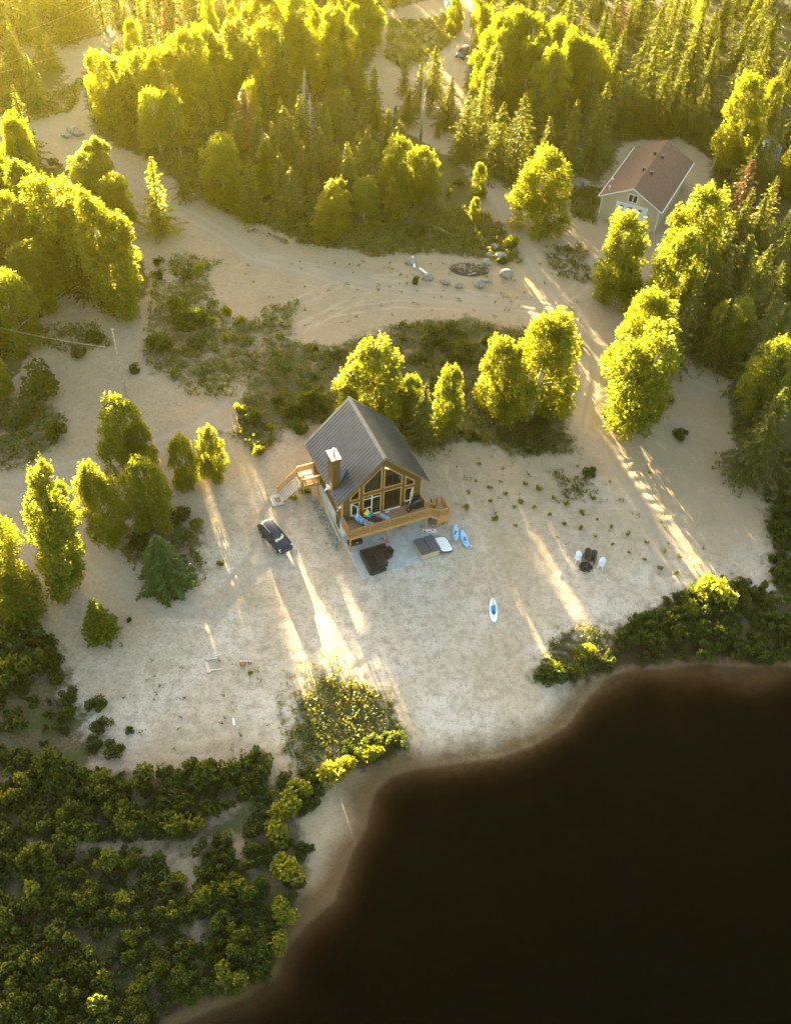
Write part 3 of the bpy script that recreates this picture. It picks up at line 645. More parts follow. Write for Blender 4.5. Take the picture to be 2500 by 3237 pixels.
MB().box(.1, .18, -.36, -.332, .36, .56).build('latch', 'white', dk)
ck = thing('cool_box', 'dusty pink cool box on the patio in the shade of the deck', 'cooler', P(1271, 1671, PZ), HZ)
MB().box(-.28, .28, -.22, .22, 0, .38).build('body', mat('dusty pink plastic', (.3, .17, .17), .5), ck, bevel=.03); MB().box(-.3, .3, -.24, .24, .382, .46).build('lid', mat('faded pink lid', (.4, .26, .26), .5), ck, bevel=.03)
# hot tub
tub = thing('hot_tub', 'square hot tub with beige cabinet under a folded dark grey cover at the patio corner', 'hot tub', HW(7.75, -4.85, -.05), HZ+.015)
def rrect(x0, x1, y0, y1, r, z, n=5):
    return [(cx_+r*math.cos(a), cy_+r*math.sin(a), z) for cx_, cy_, a0 in ((x1-r, y1-r, 0), (x0+r, y1-r, PI/2), (x0+r, y0+r, PI), (x1-r, y0+r, 1.5*PI)) for a in np.linspace(a0, a0+PI/2, n)]
MB().loft([rrect(-1.06, 1.06, -1.06, 1.06, .22, 0), rrect(-1.06, 1.06, -1.06, 1.06, .22, .92)]).build('cabinet', boards('beige cabinet panels', (.42, .33, .22), (.5, .4, .28), 2, .4), tub)
MAT['vinyl'] = mat('dark grey vinyl', (.075, .075, .085), .55, var=.12)
for s_, nm in ((-1, 'cover_half'), (1, 'cover_half')):
    x0, x1 = (-1.12, -.012) if s_ < 0 else (.012, 1.12)
    MB().loft([rrect(x0, x1, -1.12, 1.12, .16, .90), rrect(x0, x1, -1.12, 1.12, .16, .97), rrect(x0+.03, x1-.03, -1.1, 1.1, .16, 1.03)]).build(nm, 'vinyl', tub)
MB().box(-1.1, 1.1, -1.3, -1.12, -.02, .06).box(1.07, 1.14, -.9, -.7, .3, .5).build('base_rail', 'concrete', tub)
cv = thing('spare_tub_cover', 'white underside of a dark rimmed tub cover leaning on the hot tub', 'cover', HW(9.6, -4.9, .0), HZ)
MB().loft([rrect(-.75, .8, -1.15, 1.1, .4, .18), rrect(-.75, .8, -1.15, 1.1, .4, .34)]).build('rim', 'vinyl', cv)
MB().loft([rrect(-.72, .74, -1.08, 1.03, .4, .342), rrect(-.62, .64, -.98, .93, .35, .43)]).build('liner', mat('white foam liner', (.8, .81, .84), .5, var=.03), cv)
cv.rotation_euler = (0, R(14), HZ)
simple('sign_board', 'white board with red and dark print lying between the hot tub and the deck', 'board', MB().box(-.75, .75, -.3, .3, .1, .16).prism([(-.74, -.29, .161), (-.3, -.29, .161), (-.62, .2, .161)], (0, 0, .004), 1).box(.25, .45, -.05, .1, .161, .166, 2).box(-.2, .15, -.2, -.12, .161, .165, 2).box(-.75, .75, .22, .295, .161, .164, 1), ['white', 'red', 'darkmetal'], P(1357, 1680, .05), HZ-.35)
bk = thing('bicycle', 'dark bicycle stored under the platform beside the deck', 'bicycle', HW(9.55, -1.5, .05), HZ+PI/2+.25)
for x_ in (-.52, .52): MB().tube([(x_+.33*math.cos(a), 0, .34+.33*math.sin(a)) for a in np.linspace(0, 2*PI, 21)], .025, 6, cap=False).build('wheel', 'blackplastic', bk)
MB().bar((-.52, 0, .34), (-.1, 0, .75), .04, .04).bar((-.1, 0, .75), (.38, 0, .78), .04, .04).bar((0, 0, .3), (.38, 0, .74), .04, .04).bar((-.52, 0, .34), (0, 0, .3), .03, .03).bar((-.14, 0, .85), (0, 0, .3), .04, .04).bar((.36, 0, .95), (.52, 0, .34), .04, .04).build('frame', 'darkmetal', bk)
MB().bar((.34, -.3, 1.0), (.34, .3, 1.0), .03, .03).build('handlebar', 'steel', bk); MB().box(-.26, -.02, -.07, .07, .86, .92).build('saddle', 'blackplastic', bk)
for k_, (px_, py_, lb) in enumerate(((1381, 1660, 'white pail standing against the platform skirt'), (1404, 1657, 'white stone block by the right corner of the platform skirt'), (1333, 1664, 'grey cobble under the right end of the deck'))):
    simple('pail' if k_ == 0 else 'stone', lb, 'pail' if k_ == 0 else 'stone', MB().lathe([(.12, 0), (.15, .3), (.16, .31), (.13, .3), (.1, .05)] if k_ == 0 else [(.1, 0), (.2, .08), (.17, .22), (.05, .28)], 9), 'white' if k_ == 0 else 'rock', G(px_, py_))
# ---------------------------------------------------------------- things on the deck
DZ = 2.521
def chaise(label, uv, rz, cloth, legcloth):
    tt = thing('sun_lounger', label, 'lounger', HW(uv[0], uv[1], DZ), HZ+rz)
    MB().box(-.31, .31, -1.25, .0, .3, .34).build('seat', 'wicker', tt)
    MB().prism([(-.31, .0, .3), (.31, .0, .3), (.31, .62, .86), (-.31, .62, .86)], (0, -.03, .035)).build('backrest', 'wicker', tt)
    for q in ((-.27, -1.15), (.27, -1.15), (-.27, .05), (.27, .05)): MB().box(q[0]-.025, q[0]+.025, q[1]-.025, q[1]+.025, 0, .298).build('leg', 'darkmetal', tt)
    for s_ in (-1, 1): MB().bar((s_*.36, -.35, .52), (s_*.36, .2, .54), .05, .04).bar((s_*.36, -.33, 0), (s_*.36, -.33, .5), .04, .04).build('armrest', 'darkmetal', tt)
    return tt
def towelmat(nm, stops, axis=0, sc_=3.):
    m_, t_, b_, o_ = newmat(nm); tc = N(t_, 'ShaderNodeTexCoord').outputs['Object']; s_ = N(t_, 'ShaderNodeSeparateXYZ'); t_.links.new(tc, s_.inputs[0])
    r = N(t_, 'ShaderNodeValToRGB'); r.color_ramp.interpolation = 'CONSTANT'; e = r.color_ramp.elements
    while len(e) < len(stops): e.new(.5)
    for k_, (p_, c_) in zip(e, stops): k_.position = p_; k_.color = (*c_, 1)
    t_.links.new(mth(t_, 'FRACT', mth(t_, 'MULTIPLY', s_.outputs[axis], sc_)), r.inputs[0]); t_.links.new(r.outputs[0], b_.inputs['Base Color']); b_.inputs['Roughness'].default_value = .9; return m_
def towel(label, loc, rz, mt, pts, wd, seed):
    r_ = np.random.default_rng(seed); ph = r_.random(4)*6
    def f(i, j):
        q = i*(len(pts)-1); k_ = min(int(q), len(pts)-2); a = np.array(pts[k_])*(1-q+k_)+np.array(pts[k_+1])*(q-k_)
        return ((j-.5)*wd*(1+.08*math.sin(5*i+ph[0]))+.04*math.sin(9*i+ph[1]), a[0], a[1]+.02*math.sin(14*j+ph[2])+.015*math.sin(18*i+ph[3]))
    return simple('beach_towel', label, 'towel', MB().grid(f, 16, 14), mt, loc, rz, smooth=True, solid=.012)
def duv(px, py, z): q = P(px, py, z)[:2]-HC; return (float(q@HU), float(q@HV))
c1 = duv(1143, 1646, 2.9); chaise('sun lounger under a pale blue striped towel at the left end of the deck', c1, .75, 0, 0)
c2 = duv(1172, 1634, 2.9); chaise('dark sun lounger with a rainbow towel over its back on the deck', c2, .75, 0, 0)
blue = towelmat('pale blue striped towel', [(0, (.17, .42, .72)), (.35, (.35, .6, .85)), (.6, (.05, .17, .4)), (.7, (.2, .45, .75))], 0, 4.5)
rain = towelmat('rainbow towel', [(0, (.02, .25, .65)), (.2, (.03, .5, .3)), (.38, (.45, .7, .08)), (.55, (.85, .55, .05)), (.7, (.75, .06, .06)), (.85, (.4, .02, .15))], 1, 1.15)
m_, t_, b_, o_ = newmat('patterned grey green towel'); t_.links.new(ramp(t_, noise(t_, N(t_, 'ShaderNodeTexCoord').outputs['Object'], 7, 3), [(.4, (.16, .27, .27)), (.55, (.5, .5, .42)), (.7, (.25, .33, .3))]), b_.inputs['Base Color']); MAT['pattern'] = m_
towel('pale blue striped towel over the back of the left lounger', HW(*c1, DZ), HZ+.75, blue, [(.86, .5), (.7, .97), (.62, .93), (.0, .38), (-.2, .37)], .78, 1)
towel('grey green patterned towel along the foot of the left lounger', HW(*c1, DZ), HZ+.75, 'pattern', [(-.22, .375), (-.8, .375), (-1.28, .37), (-1.4, .28)], .66, 2)
towel('rainbow striped towel draped over the dark lounger', HW(*c2, DZ), HZ+.75, rain, [(.9, .35), (.7, .98), (.62, .95), (.2, .56), (.0, .4)], .8, 3)
towel('blue towel hung over the left side rail of the deck', HW(.02, -.55, DZ), HZ+PI/2, towelmat('blue cloth', [(0, (.08, .22, .5)), (.5, (.1, .27, .58))], 1, 2), [(-.1, .55), (-.06, 1.04), (.06, 1.04), (.1, .75)], .45, 4)
simple('foam_float', 'pale blue foam float lying on the deck boards', 'float', MB().loft([rrect(-.22, .22, -.6, .6, .15, .0), rrect(-.22, .22, -.6, .6, .15, .07)]), mat('pale blue foam', (.3, .55, .75), .6), P(1216, 1634, DZ), HZ+.55, bevel=.01)
gr = thing('covered_grill', 'barbecue grill under a glossy black cover at the right end of the deck', 'grill', HW(8.25, -.75, DZ), HZ)
MB().loft([rrect(-.72*a, .72*a, -.33*b2, .33*b2, .12, z) for a, b2, z in ((1, 1, 0), (1.0, 1, .3), (.96, .96, .8), (.85, .95, .95), (.55, .85, 1.18), (.45, .5, 1.24))]).build('cover', mat('black vinyl grill cover', (.015, .015, .02), .28, bump=.02, scale=3), gr, smooth=True)
for s_ in (-.5, .5): MB().box(s_-.06, s_+.06, -.36, -.32, .05, .12).build('caster', 'steel', gr)
simple('water_jug', 'white jug standing beside the covered grill', 'jug', MB().lathe([(.12, 0), (.14, .05), (.14, .3), (.06, .4), (.05, .46), (0, .46)], 12), 'white', P(1297, 1598, DZ))
bs = thing('toy_basket', 'dark basket of toys in front of the covered grill', 'basket', P(1291, 1616, DZ))
MB().lathe([(.17, 0), (.24, .28), (.25, .3), (.21, .28), (.15, .05)], 14).build('basket', mat('purple black basket', (.03, .02, .06), .6), bs); MB().lathe([(0, 0), (.09, .03), (.1, .1), (0, .16)], 10, (0, -.05, .22)).build('ball', 'red', bs)
simple('beach_bag', 'crumpled pale pink and brown bag on the deck by the doors', 'bag', MB().loft([[(x_+.01, r_*math.cos(a)*1.1, .12+r_*.8*math.sin(a)) for a in np.linspace(0, 2*PI, 9, endpoint=False)] for x_, r_ in ((-.3, .03), (-.2, .12), (-.05, .1), (.05, .14), (.2, .12), (.28, .04))]).box(-.3, -.1, .12, .3, .0, .06, 1), [mat('pale pink canvas', (.55, .42, .42), .9), 'bark'], P(1224, 1620, DZ), HZ, smooth=False)
lt = thing('side_table', 'bleached wooden table on the side landing', 'table', HW(-1.15, 7.1, 2.561), HZ)
MB().box(-.5, .5, -.65, .65, .68, .73).build('tabletop', 'paleplank', lt)
for q in ((-.45, -.6), (.45, -.6), (-.45, .6), (.45, .6)): MB().box(q[0]-.035, q[0]+.035, q[1]-.035, q[1]+.035, 0, .678).build('leg', 'paleplank', lt)
simple('deck_chair_plank', 'sunlit plank bench beside the table on the side landing', 'bench', MB().box(-.5, .5, -.13, .13, .4, .44).box(-.45, -.38, -.12, .12, 0, .398).box(.38, .45, -.12, .12, 0, .398), 'paleplank', HW(-1.1, 7.98, 2.561), HZ)

# ---------------------------------------------------------------- kayaks, board, paddles
MAT['kayakblue'] = mat('pale blue kayak plastic', (.30, .55, .82), .4, var=.08); MAT['teal'] = mat('teal kayak cockpit', (.02, .2, .33), .5); MAT['gel'] = mat('white board skin', (.8, .82, .84), .35, var=.04)
MAT['padblue'] = mat('blue foam deck pad', (.03, .3, .55), .7, var=.1)
def kayak(label, a, b):
    p = P(*a, .15); q = P(*b, .15); d = p-q; ln = np.linalg.norm(d)*1.04; mid = (p+q)/2
    tt = thing('kayak', label, 'kayak', G(*proj(mid)[:2]), math.atan2(d[1], d[0]), 'kayaks on the sand beyond the hot tub')
    rings = []
    for s_ in np.linspace(-1, 1, 17):
        hw = .36*(1-abs(s_)**2.3)**.75+.012; z1 = .28+.10*abs(s_)**3; z0 = .02+.2*abs(s_)**4
        rings.append([(s_*ln/2, hw*y_, z0+(z1-z0)*z_+(.06*(1-abs(s_)) if z_ == 1 and abs(y_) < .4 else 0)) for y_, z_ in ((0, 0), (.6, .1), (.95, .55), (1, .8), (.7, .95), (.3, 1), (-.3, 1), (-.7, .95), (-1, .8), (-.95, .55), (-.6, .1))])
    MB().loft(rings).build('hull', 'kayakblue', tt, smooth=True)
    k2 = [(-.12*ln+.21*ln*math.cos(a_)*(1.1 if math.cos(a_) > 0 else .8), .2*math.sin(a_)*(1-.3*max(0, math.cos(a_))), .355) for a_ in np.linspace(0, 2*PI, 16, endpoint=False)]
    MB().loft([[(x_, y_, .30) for x_, y_, z_ in k2], k2]).build('cockpit', 'teal', tt)
    MB().box(-.24*ln, -.16*ln, -.17, .17, .356, .42).box(-.27*ln, -.24*ln, -.17, .17, .356, .56).build('seat', 'kayakblue', tt, bevel=.02)
    return tt
kayak('pale blue kayak nearer the hot tub, with a paddle leaning on its cockpit', (1440, 1664), (1440, 1715)); kayak('pale blue kayak farther from the hot tub, slanting towards the lake', (1458, 1682), (1476, 1735))
def paddle(label, a, b, za, zb, blades=2):
    p = P(*a, za); q = P(*b, zb); tt = thing('paddle', label, 'paddle', (p+q)/2); h2 = (q-p)/2; d = h2/np.linalg.norm(h2); s_ = np.cross(d, [0, 0, 1.])
    MB().tube([-h2, h2], .018, 7).build('shaft', 'darkmetal', tt)
    for sg in ((-1, 1) if blades == 2 else (1,)):
        e = h2*sg; i_ = d*sg
        MB().prism([e-i_*.05-s_*.02, e+i_*.1-s_*.1, e+i_*.38-s_*.09, e+i_*.45, e+i_*.38+s_*.09, e+i_*.1+s_*.1, e-i_*.05+s_*.02], (0, 0, .02)).build('blade', 'kayakblue', tt)
paddle('kayak paddle with pale blue blades leaning across the nearer kayak', (1447, 1684), (1463, 1667), .45, .1); paddle('paddle tucked under the lakeward side of the farther kayak', (1474, 1718), (1482, 1722), .1, .1)
def supboard():
    p = G(1556, 1891); q = G(1561, 1969); d = p-q; ln = np.linalg.norm(d); tt = thing('paddle_board', 'white stand-up paddle board with a blue deck pad lying on the beach', 'paddleboard', (p+q)/2+np.array([0, 0, .03]), math.atan2(d[1], d[0]))
    def outline(sc_, z): return [(ln/2*sc_*math.cos(a), .41*sc_*math.copysign(abs(math.sin(a))**.8, math.sin(a))*(1-.12*math.cos(a)), z+.05*max(0, math.cos(a))**4) for a in np.linspace(0, 2*PI, 28, endpoint=False)]
    MB().loft([outline(.94, 0), outline(1, .05), outline(.97, .13), outline(.9, .14)]).build('hull', 'gel', tt, smooth=False)
    MB().loft([[(.05*ln+x_*.5, y_*.68, .142) for x_, y_, z_ in outline(1, 0)], [(.05*ln+x_*.5, y_*.68, .15) for x_, y_, z_ in outline(1, 0)]]).build('deck_pad', 'padblue', tt)
    MB().box(-.30*ln, -.24*ln, -.1, .1, .142, .147).box(-.34*ln, -.33*ln, -.16, .16, .142, .146).build('marking', mat('pale grey print', (.55, .57, .6), .5), tt)
    e = (p+q)/2+d*.02; pd = thing('board_paddle', 'dark paddle lying lengthwise on the blue pad of the board', 'paddle', e+np.array([0, 0, .2]), math.atan2(d[1], d[0]))
    MB().tube([(-.25, 0, 0), (ln*.5, 0, .02)], .02, 7).build('shaft', 'darkmetal', pd); MB().prism([(-.25, -.03, -.01), (-.4, -.1, -.01), (-.7, -.09, -.01), (-.74, 0, -.01), (-.7, .09, -.01), (-.4, .1, -.01), (-.25, .03, -.01)], (0, 0, .025)).build('blade', 'blackplastic', pd)
    c_ = MB(); g0 = G(1555, 1880); c_.tube([p+np.array([0, 0, .15]), g0+np.array([0, .0, .03]), G(1550, 1862)+np.array([0, 0, .03]), G(1545, 1835)+np.array([0, 0, .03])], .015, 6)
    tag(c_.build('leash', 'blackplastic'), 'thin dark leash trailing up the sand from the paddle board', 'leash')
supboard()
# ---------------------------------------------------------------- chairs by the fire pit
def armchair(nm, label, px, face, mt, brown, group):
    g = G(*px); f = G(*face); d = f-g; rz = math.atan2(d[1], d[0])+PI/2      # local -Y faces the fire
    tt = thing(nm, label, 'chair', g, rz, group)
    if brown:
        MB().prism([(-.28, -.3, .36), (.28, -.3, .36), (.28, .3, .28), (-.28, .3, .28)], (0, 0, .05)).build('seat', mt, tt)
        bk_ = [(-.27, .26, .3), (.27, .26, .3), (.34, .52, .9), (.25, .62, 1.08), (0, .66, 1.14), (-.25, .62, 1.08), (-.34, .52, .9)]
        MB().prism(bk_, (0, .04, .02)).build('backrest', mt, tt)
        for s_ in (-1, 1):
            MB().prism([(s_*.30, -.36, .58), (s_*.44, -.4, .58), (s_*.44, .35, .56), (s_*.32, .4, .56)], (0, 0, .04)).build('armrest', mt, tt)
            MB().bar((s_*.36, -.34, 0), (s_*.36, -.3, .579), .09, .05).build('leg', mt, tt); MB().bar((s_*.33, .6, 0), (s_*.33, .1, .4), .05, .12).build('leg', mt, tt)
    else:
        MB().grid(lambda i, j: ((i-.5)*.5, (j-.5)*.5, .42-.03*math.sin(PI*i)), 7, 7).build('seat', mt, tt, smooth=True, solid=.03)
        def bf(i, j):
            a = (i-.5)*PI*1.15; top = .43+.45*math.cos(a*.78)**.7
            return (.29*math.sin(a)*(1+.1*j), .24*math.cos(a)*(1+.35*j)-.02, .42+(top-.0)*j*.95+.0)
        MB().grid(bf, 13, 6).build('backrest', mt, tt, smooth=True, solid=.025)
        for q in ((-.23, -.22), (.23, -.22), (-.22, .22), (.22, .22)): MB().bar((q[0]*1.2, q[1]*1.25, 0), (q[0], q[1], .41), .06, .05).build('leg', mt, tt)
    return tt
FP = (1851, 1793)
MAT['whiteplastic'] = mat('white moulded plastic', (.78, .8, .84), .4, var=.03)
armchair('fireside_chair', 'left one of the two dark slatted armchairs above the fire pit', (1851, 1769), (1846, 1789), 'brownresin', True, 'dark armchairs by the fire pit')
armchair('fireside_chair', 'right one of the two dark slatted armchairs above the fire pit', (1869, 1775), (1862, 1795), 'brownresin', True, 'dark armchairs by the fire pit')
armchair('garden_chair', 'white plastic garden chair on the house side of the fire pit', (1823, 1772), (1830, 1790), 'whiteplastic', False, 'white plastic chairs by the fire pit')
armchair('garden_chair', 'white plastic garden chair on the far side of the fire pit from the house', (1898, 1792), (1890, 1806), 'whiteplastic', False, 'white plastic chairs by the fire pit')
fg = G(*FP); fp = thing('fire_pit', 'black ashy fire pit ringed with stones between the chairs', 'fire pit', fg)
MB().lathe([(.75, 0), (.7, .06), (.4, .075), (.1, .06)], 18).build('ash', mat('charcoal and ash', (.025, .02, .018), .95, var=.7, scale=8, bump=.05), fp)
def rock(r, seed, mb=None, c=(0, 0, 0), sq=.7):
    bm = bmesh.new(); bmesh.ops.create_icosphere(bm, subdivisions=2, radius=1); rr = np.random.default_rng(seed); ax = rr.normal(size=(7, 3)); ax /= np.linalg.norm(ax, axis=1)[:, None]; dd = rr.uniform(.62, .9, 7)
    sc3 = r*np.array([rr.uniform(.8, 1.2), rr.uniform(.7, 1.), sq*rr.uniform(.8, 1.1)]); vs_ = []
    for v_ in bm.verts:
        q = np.array(v_.co)
        for a_, d_ in zip(ax, dd):
            e_ = q@a_
            if e_ > d_: q = q-a_*(e_-d_)
        vs_.append(q*sc3+np.array(c))
    mb = mb or MB(); mb.add(vs_, [[v_.index for v_ in f.verts] for f in bm.faces]); bm.free(); return mb
for k_ in range(13):
    a = 2*PI*k_/13+.2*math.sin(k_*3); rr_ = .82+.1*math.sin(k_*5); rock(.12+.04*math.sin(k_*7), k_, None, (rr_*math.cos(a), rr_*math.sin(a), .08)).build('ring_stone', 'rock', fp)
for k_ in range(5): a = k_*1.3; MB().bar((.5*math.cos(a), .5*math.sin(a), .12), (-.3*math.cos(a+.4), -.3*math.sin(a+.4), .14), .07, .07).build('charred_log', 'bark' if k_ % 2 else 'blackplastic', fp)
# ---------------------------------------------------------------- cars
MAT['carpaint'] = mat('dark blue black car paint', (.012, .017, .034), .22, .2, var=.03, spec=.7); MAT['tyre'] = mat('tyre rubber', (.02, .02, .02), .8); MAT['chrome'] = mat('bright alloy', (.6, .6, .62), .25, .9, var=.05)
MAT['carglass'] = mat('tinted car glass', (.012, .013, .016), .06, spec=.9, var=.05); MAT['lens'] = mat('clear headlight lens', (.7, .72, .75), .1, var=.05); MAT['redlens'] = mat('red lamp lens', (.4, .02, .02), .2)
MAT['shade'] = mat('cream sunshade fabric', (.75, .68, .45), .7, var=.1)
def suv(label, loc, rz, shade=True):
    tt = thing('parked_car', label, 'car', loc, rz)
    # lower body: stations along x (front is +x): x, half width, sill z, belt z, crown z
    S = [(-2.3, .62, .5, .92, .95), (-2.24, .80, .38, 1.0, 1.03), (-2.0, .9, .3, 1.04, 1.07), (-1.3, .93, .26, 1.03, 1.06), (0, .93, .24, 1.0, 1.04), (.95, .92, .26, .97, 1.04), (1.3, .91, .27, .93, 1.0), (1.8, .88, .3, .86, .93), (2.15, .8, .36, .78, .84), (2.3, .66, .42, .7, .74), (2.34, .5, .46, .62, .65)]
    rg = []
    for x, w_, zs, zb, zc in S:
        half = [(0, zs), (w_*.82, zs), (w_*.97, zs+.14), (w_, zs+(zb-zs)*.5), (w_*.98, zb-.06), (w_*.9, zb), (w_*.6, zb+(zc-zb)*.8), (0, zc)]
        rg.append([(x, y, z) for y, z in half]+[(x, -y, z) for y, z in half[-2:0:-1]])
    MB().loft(rg).build('body', 'carpaint', tt, smooth=True)
    gh = [(-2.16, .72, 1.02, 0, 1.0), (-1.98, .74, 1.02, .60, 1.5), (-1.6, .78, 1.02, .64, 1.62), (-.8, .8, 1.02, .66, 1.68), (0, .8, 1.0, .66, 1.68), (.35, .8, 1., .64, 1.62), (1.22, .76, .98, .3, 1.02)]
    P4 = lambda x, z, y: (x, y, z)
    lo = [(-2.12, .76), (-1.3, .82), (-.3, .83), (.6, .81), (1.2, .72)]; hi = [(-1.85, .58), (-1.3, .63), (-.4, .65), (.25, .63), (.4, .6)]
    zlo = [1.04, 1.04, 1.03, 1.02, 1.02]; zhi = [1.5, 1.6, 1.65, 1.62, 1.58]
    for s_ in (-1, 1):
        mb = MB(); mb.add([(lo[i][0], s_*lo[i][1], zlo[i]) for i in range(5)]+[(hi[i][0], s_*hi[i][1], zhi[i]) for i in range(5)], [(i, i+1, 6+i, 5+i) for i in range(4)]); mb.build('side_window', 'carglass', tt)
        mb = MB()
        for i in (1, 2): mb.bar((lo[i][0], s_*(lo[i][1]+.01), zlo[i]), (hi[i][0], s_*(hi[i][1]+.01), zhi[i]), .07, .02)
        mb.bar((1.2, s_*.73, 1.02), (.4, s_*.61, 1.585), .06, .04); mb.build('pillar', 'carpaint', tt)
        MB().tube([(-1.65, s_*.58, 1.66), (-1.5, s_*.6, 1.73), (-.1, s_*.61, 1.75), (.1, s_*.59, 1.68)], .025, 6).build('roof_rail', 'chrome', tt)
        MB().lathe([(0, 0), (.1, .03), (.11, .1), (.05, .16), (0, .17)], 8, (.78, s_*1.03, .98), 0, .6, 1).bar((.78, s_*.85, 1.0), (.78, s_*1.0, 1.03), .05, .04).build('wing_mirror', 'carpaint', tt)
        MB().prism([(2.27, s_*.42, .68), (2.18, s_*.78, .72), (1.88, s_*.85, .86), (1.98, s_*.5, .87)], (.03, 0, -.03)).build('headlight', 'lens', tt)
        MB().prism([(-2.27, s_*.6, .8), (-2.2, s_*.83, .8), (-2.16, s_*.8, 1.08), (-2.24, s_*.66, 1.08)], (-.03, 0, 0)).build('tail_light', 'redlens', tt)
        MB().bar((-.3, s_*.945, .86), (-.12, s_*.945, .86), .02, .03).bar((.55, s_*.945, .85), (.73, s_*.945, .85), .02, .03).build('door_handle', 'chrome', tt)
        for x in (-1.36, 1.38):
            wh = MB().tube([(x, s_*.70, .35), (x, s_*.945, .35)], .36, 20).build('wheel', 'tyre', tt); sp_ = MB().tube([(x, s_*.94, .35), (x, s_*.955, .35)], .23, 16)
            for k_ in range(5): a = 2*PI*k_/5; sp_.bar((x, s_*.96, .35), (x+.21*math.cos(a), s_*.96, .35+.21*math.sin(a)), .05, .03)
            sp_.build('rim', 'chrome', wh)
    MB().grid(lambda i, j: (-1.9+2.3*i, (j-.5)*2*(.56+.08*math.sin(PI*min(1, i+.1))), 1.53+.17*math.sin(PI*(.12+.76*i))-.07*(2*j-1)**2), 12, 9).build('roof', 'carpaint', tt, smooth=True, solid=.03)
    mb = MB(); mb.add([(.40, -.6, 1.58), (.40, .6, 1.58), (1.2, .72, 1.025), (1.2, -.72, 1.025)], [(0, 1, 2, 3)]); mb.build('windscreen', 'carglass', tt)
    mb = MB(); mb.add([(-1.88, -.58, 1.51), (-1.88, .58, 1.51), (-2.18, .72, 1.04), (-2.18, -.72, 1.04)], [(0, 1, 2, 3)]); mb.build('rear_window', 'carglass', tt)
    if shade:
        mb = MB()
        def wsp(a, b2): q = np.array([.40, 0, 1.58])*(1-b2)+np.array([1.2, 0, 1.025])*b2; return (q[0]+.012, (a-.5)*2*(.55+.1*b2), q[2]+.016)
        for a0, a1, b0, b1 in ((.06, .2, .55, .85), (.24, .36, .55, .78), (.36, .62, .62, .8), (.62, .8, .5, .78), (.8, .92, .3, .66)):
            mb.add([wsp(a0, b0), wsp(a1, b0-.05), wsp(a1, b1-.05), wsp(a0, b1)], [(0, 1, 2, 3)])
        mb.build('sun_reflector', 'shade', tt)
    MB().box(2.3, 2.36, -.4, .4, .5, .62).build('grille', 'blackplastic', tt); MB().box(2.33, 2.37, -.26, .26, .42, .48).build('number_plate', 'white', tt)
    return tt
a = G(827, 1697); b_ = G(871, 1748); hd = math.atan2(b_[1]-a[1], b_[0]-a[0])
perp = np.array([-math.sin(hd), math.cos(hd), 0])*.9
cp = (a+b_)/2+perp; 
suv('dark blue SUV parked on the sand left of the chalet', (cp[0], cp[1], float(T(cp[0], cp[1]))+.02), hd)
g = G(1463, 178); suv('black car parked on the gravel lane at the top of the view', (g[0], g[1], g[2]+.02), -2.0, False)

# ---------------------------------------------------------------- garage and the far roof
gb = G(1889, 686); GA = R(-24.5)
gar = thing('garage', 'tan sided garage with a brown shingle roof and white double doors at the wood edge', 'garage', gb, GA)
MAT['tan'] = boards('tan vinyl siding', (.50, .43, .29), (.55, .47, .33), 2, .13); 
m, t, b, o = newmat('brown asphalt shingles'); tc = N(t, 'ShaderNodeTexCoord').outputs['Object']
br = N(t, 'ShaderNodeTexBrick'); br.inputs['Scale'].default_value = 1.4; br.inputs['Color1'].default_value = (.11, .062, .045, 1); br.inputs['Color2'].default_value = (.165, .10, .075, 1); br.inputs['Mortar'].default_value = (.06, .035, .03, 1); br.inputs['Mortar Size'].default_value = .012
mp = N(t, 'ShaderNodeMapping'); mp.inputs['Rotation'].default_value = (0, 0, PI/2); t.links.new(tc, mp.inputs[0]); t.links.new(mp.outputs[0], br.inputs[0])
t.links.new(mixc(t, mth(t, 'MULTIPLY', noise(t, tc, 6, 5), .5), br.outputs[0], (.2, .13, .1)), b.inputs['Base Color']); b.inputs['Roughness'].default_value = .95; b.inputs['Specular IOR Level'].default_value = .25; MAT['shingle'] = m
GW, GL, GE, GR_ = 9.0, 17.6, 3.9, 6.2
MB().prism([(0, 0, -.4), (GW, 0, -.4), (GW, 0, GE-.1), (GW/2, 0, GR_-.2), (0, 0, GE-.1)], (0, GL, 0)).build('wall', 'tan', gar)
rfm = MB(); k_ = (GR_-GE)/(GW/2)
for s_ in (-1, 1):
    ue = GW/2+s_*(GW/2+.45); ze = GE-k_*.45
    rfm.prism([(ue, -.4, ze), (GW/2, -.4, GR_), (GW/2, -.4, GR_-.14), (ue, -.4, ze-.14)], (0, GL+.8, 0))
gro = rfm.build('roof', 'shingle', gar)
fm_ = MB()
for s_ in (-1, 1):
    ue = GW/2+s_*(GW/2+.45); ze = GE-k_*.45
    for vv in (-.43, GL+.403): fm_.prism([(ue, vv, ze-.01), (GW/2, vv, GR_-.01), (GW/2, vv, GR_-.2), (ue, vv, ze-.2)], (0, .027, 0))
    fm_.box(min(ue+s_*.003, ue+s_*.1), max(ue+s_*.003, ue+s_*.1), -.4, GL+.4, ze-.16, ze-.03)
for u_ in (-.012, GW-.088): fm_.box(u_, u_+.1, -.02, -.003, -.3, GE-.12)
fm_.box(GW+.003, GW+.02, 0, .1, -.3, GE-.12); fm_.box(-.02, -.003, 0, .1, -.3, GE-.12)
fm_.build('fascia', 'white', gar)
dr = MB().box(2.5, 7.1, -.03, -.003, 0, 3.35).build('double_door', mat('white steel door', (.66, .7, .78), .45, var=.04), gar)
MB().box(2.36, 2.5, -.06, -.002, 0, 3.5).box(7.1, 7.24, -.06, -.002, 0, 3.5).box(2.5, 7.1, -.06, -.031, 3.352, 3.5).build('frame', 'white', dr)
pm = MB()
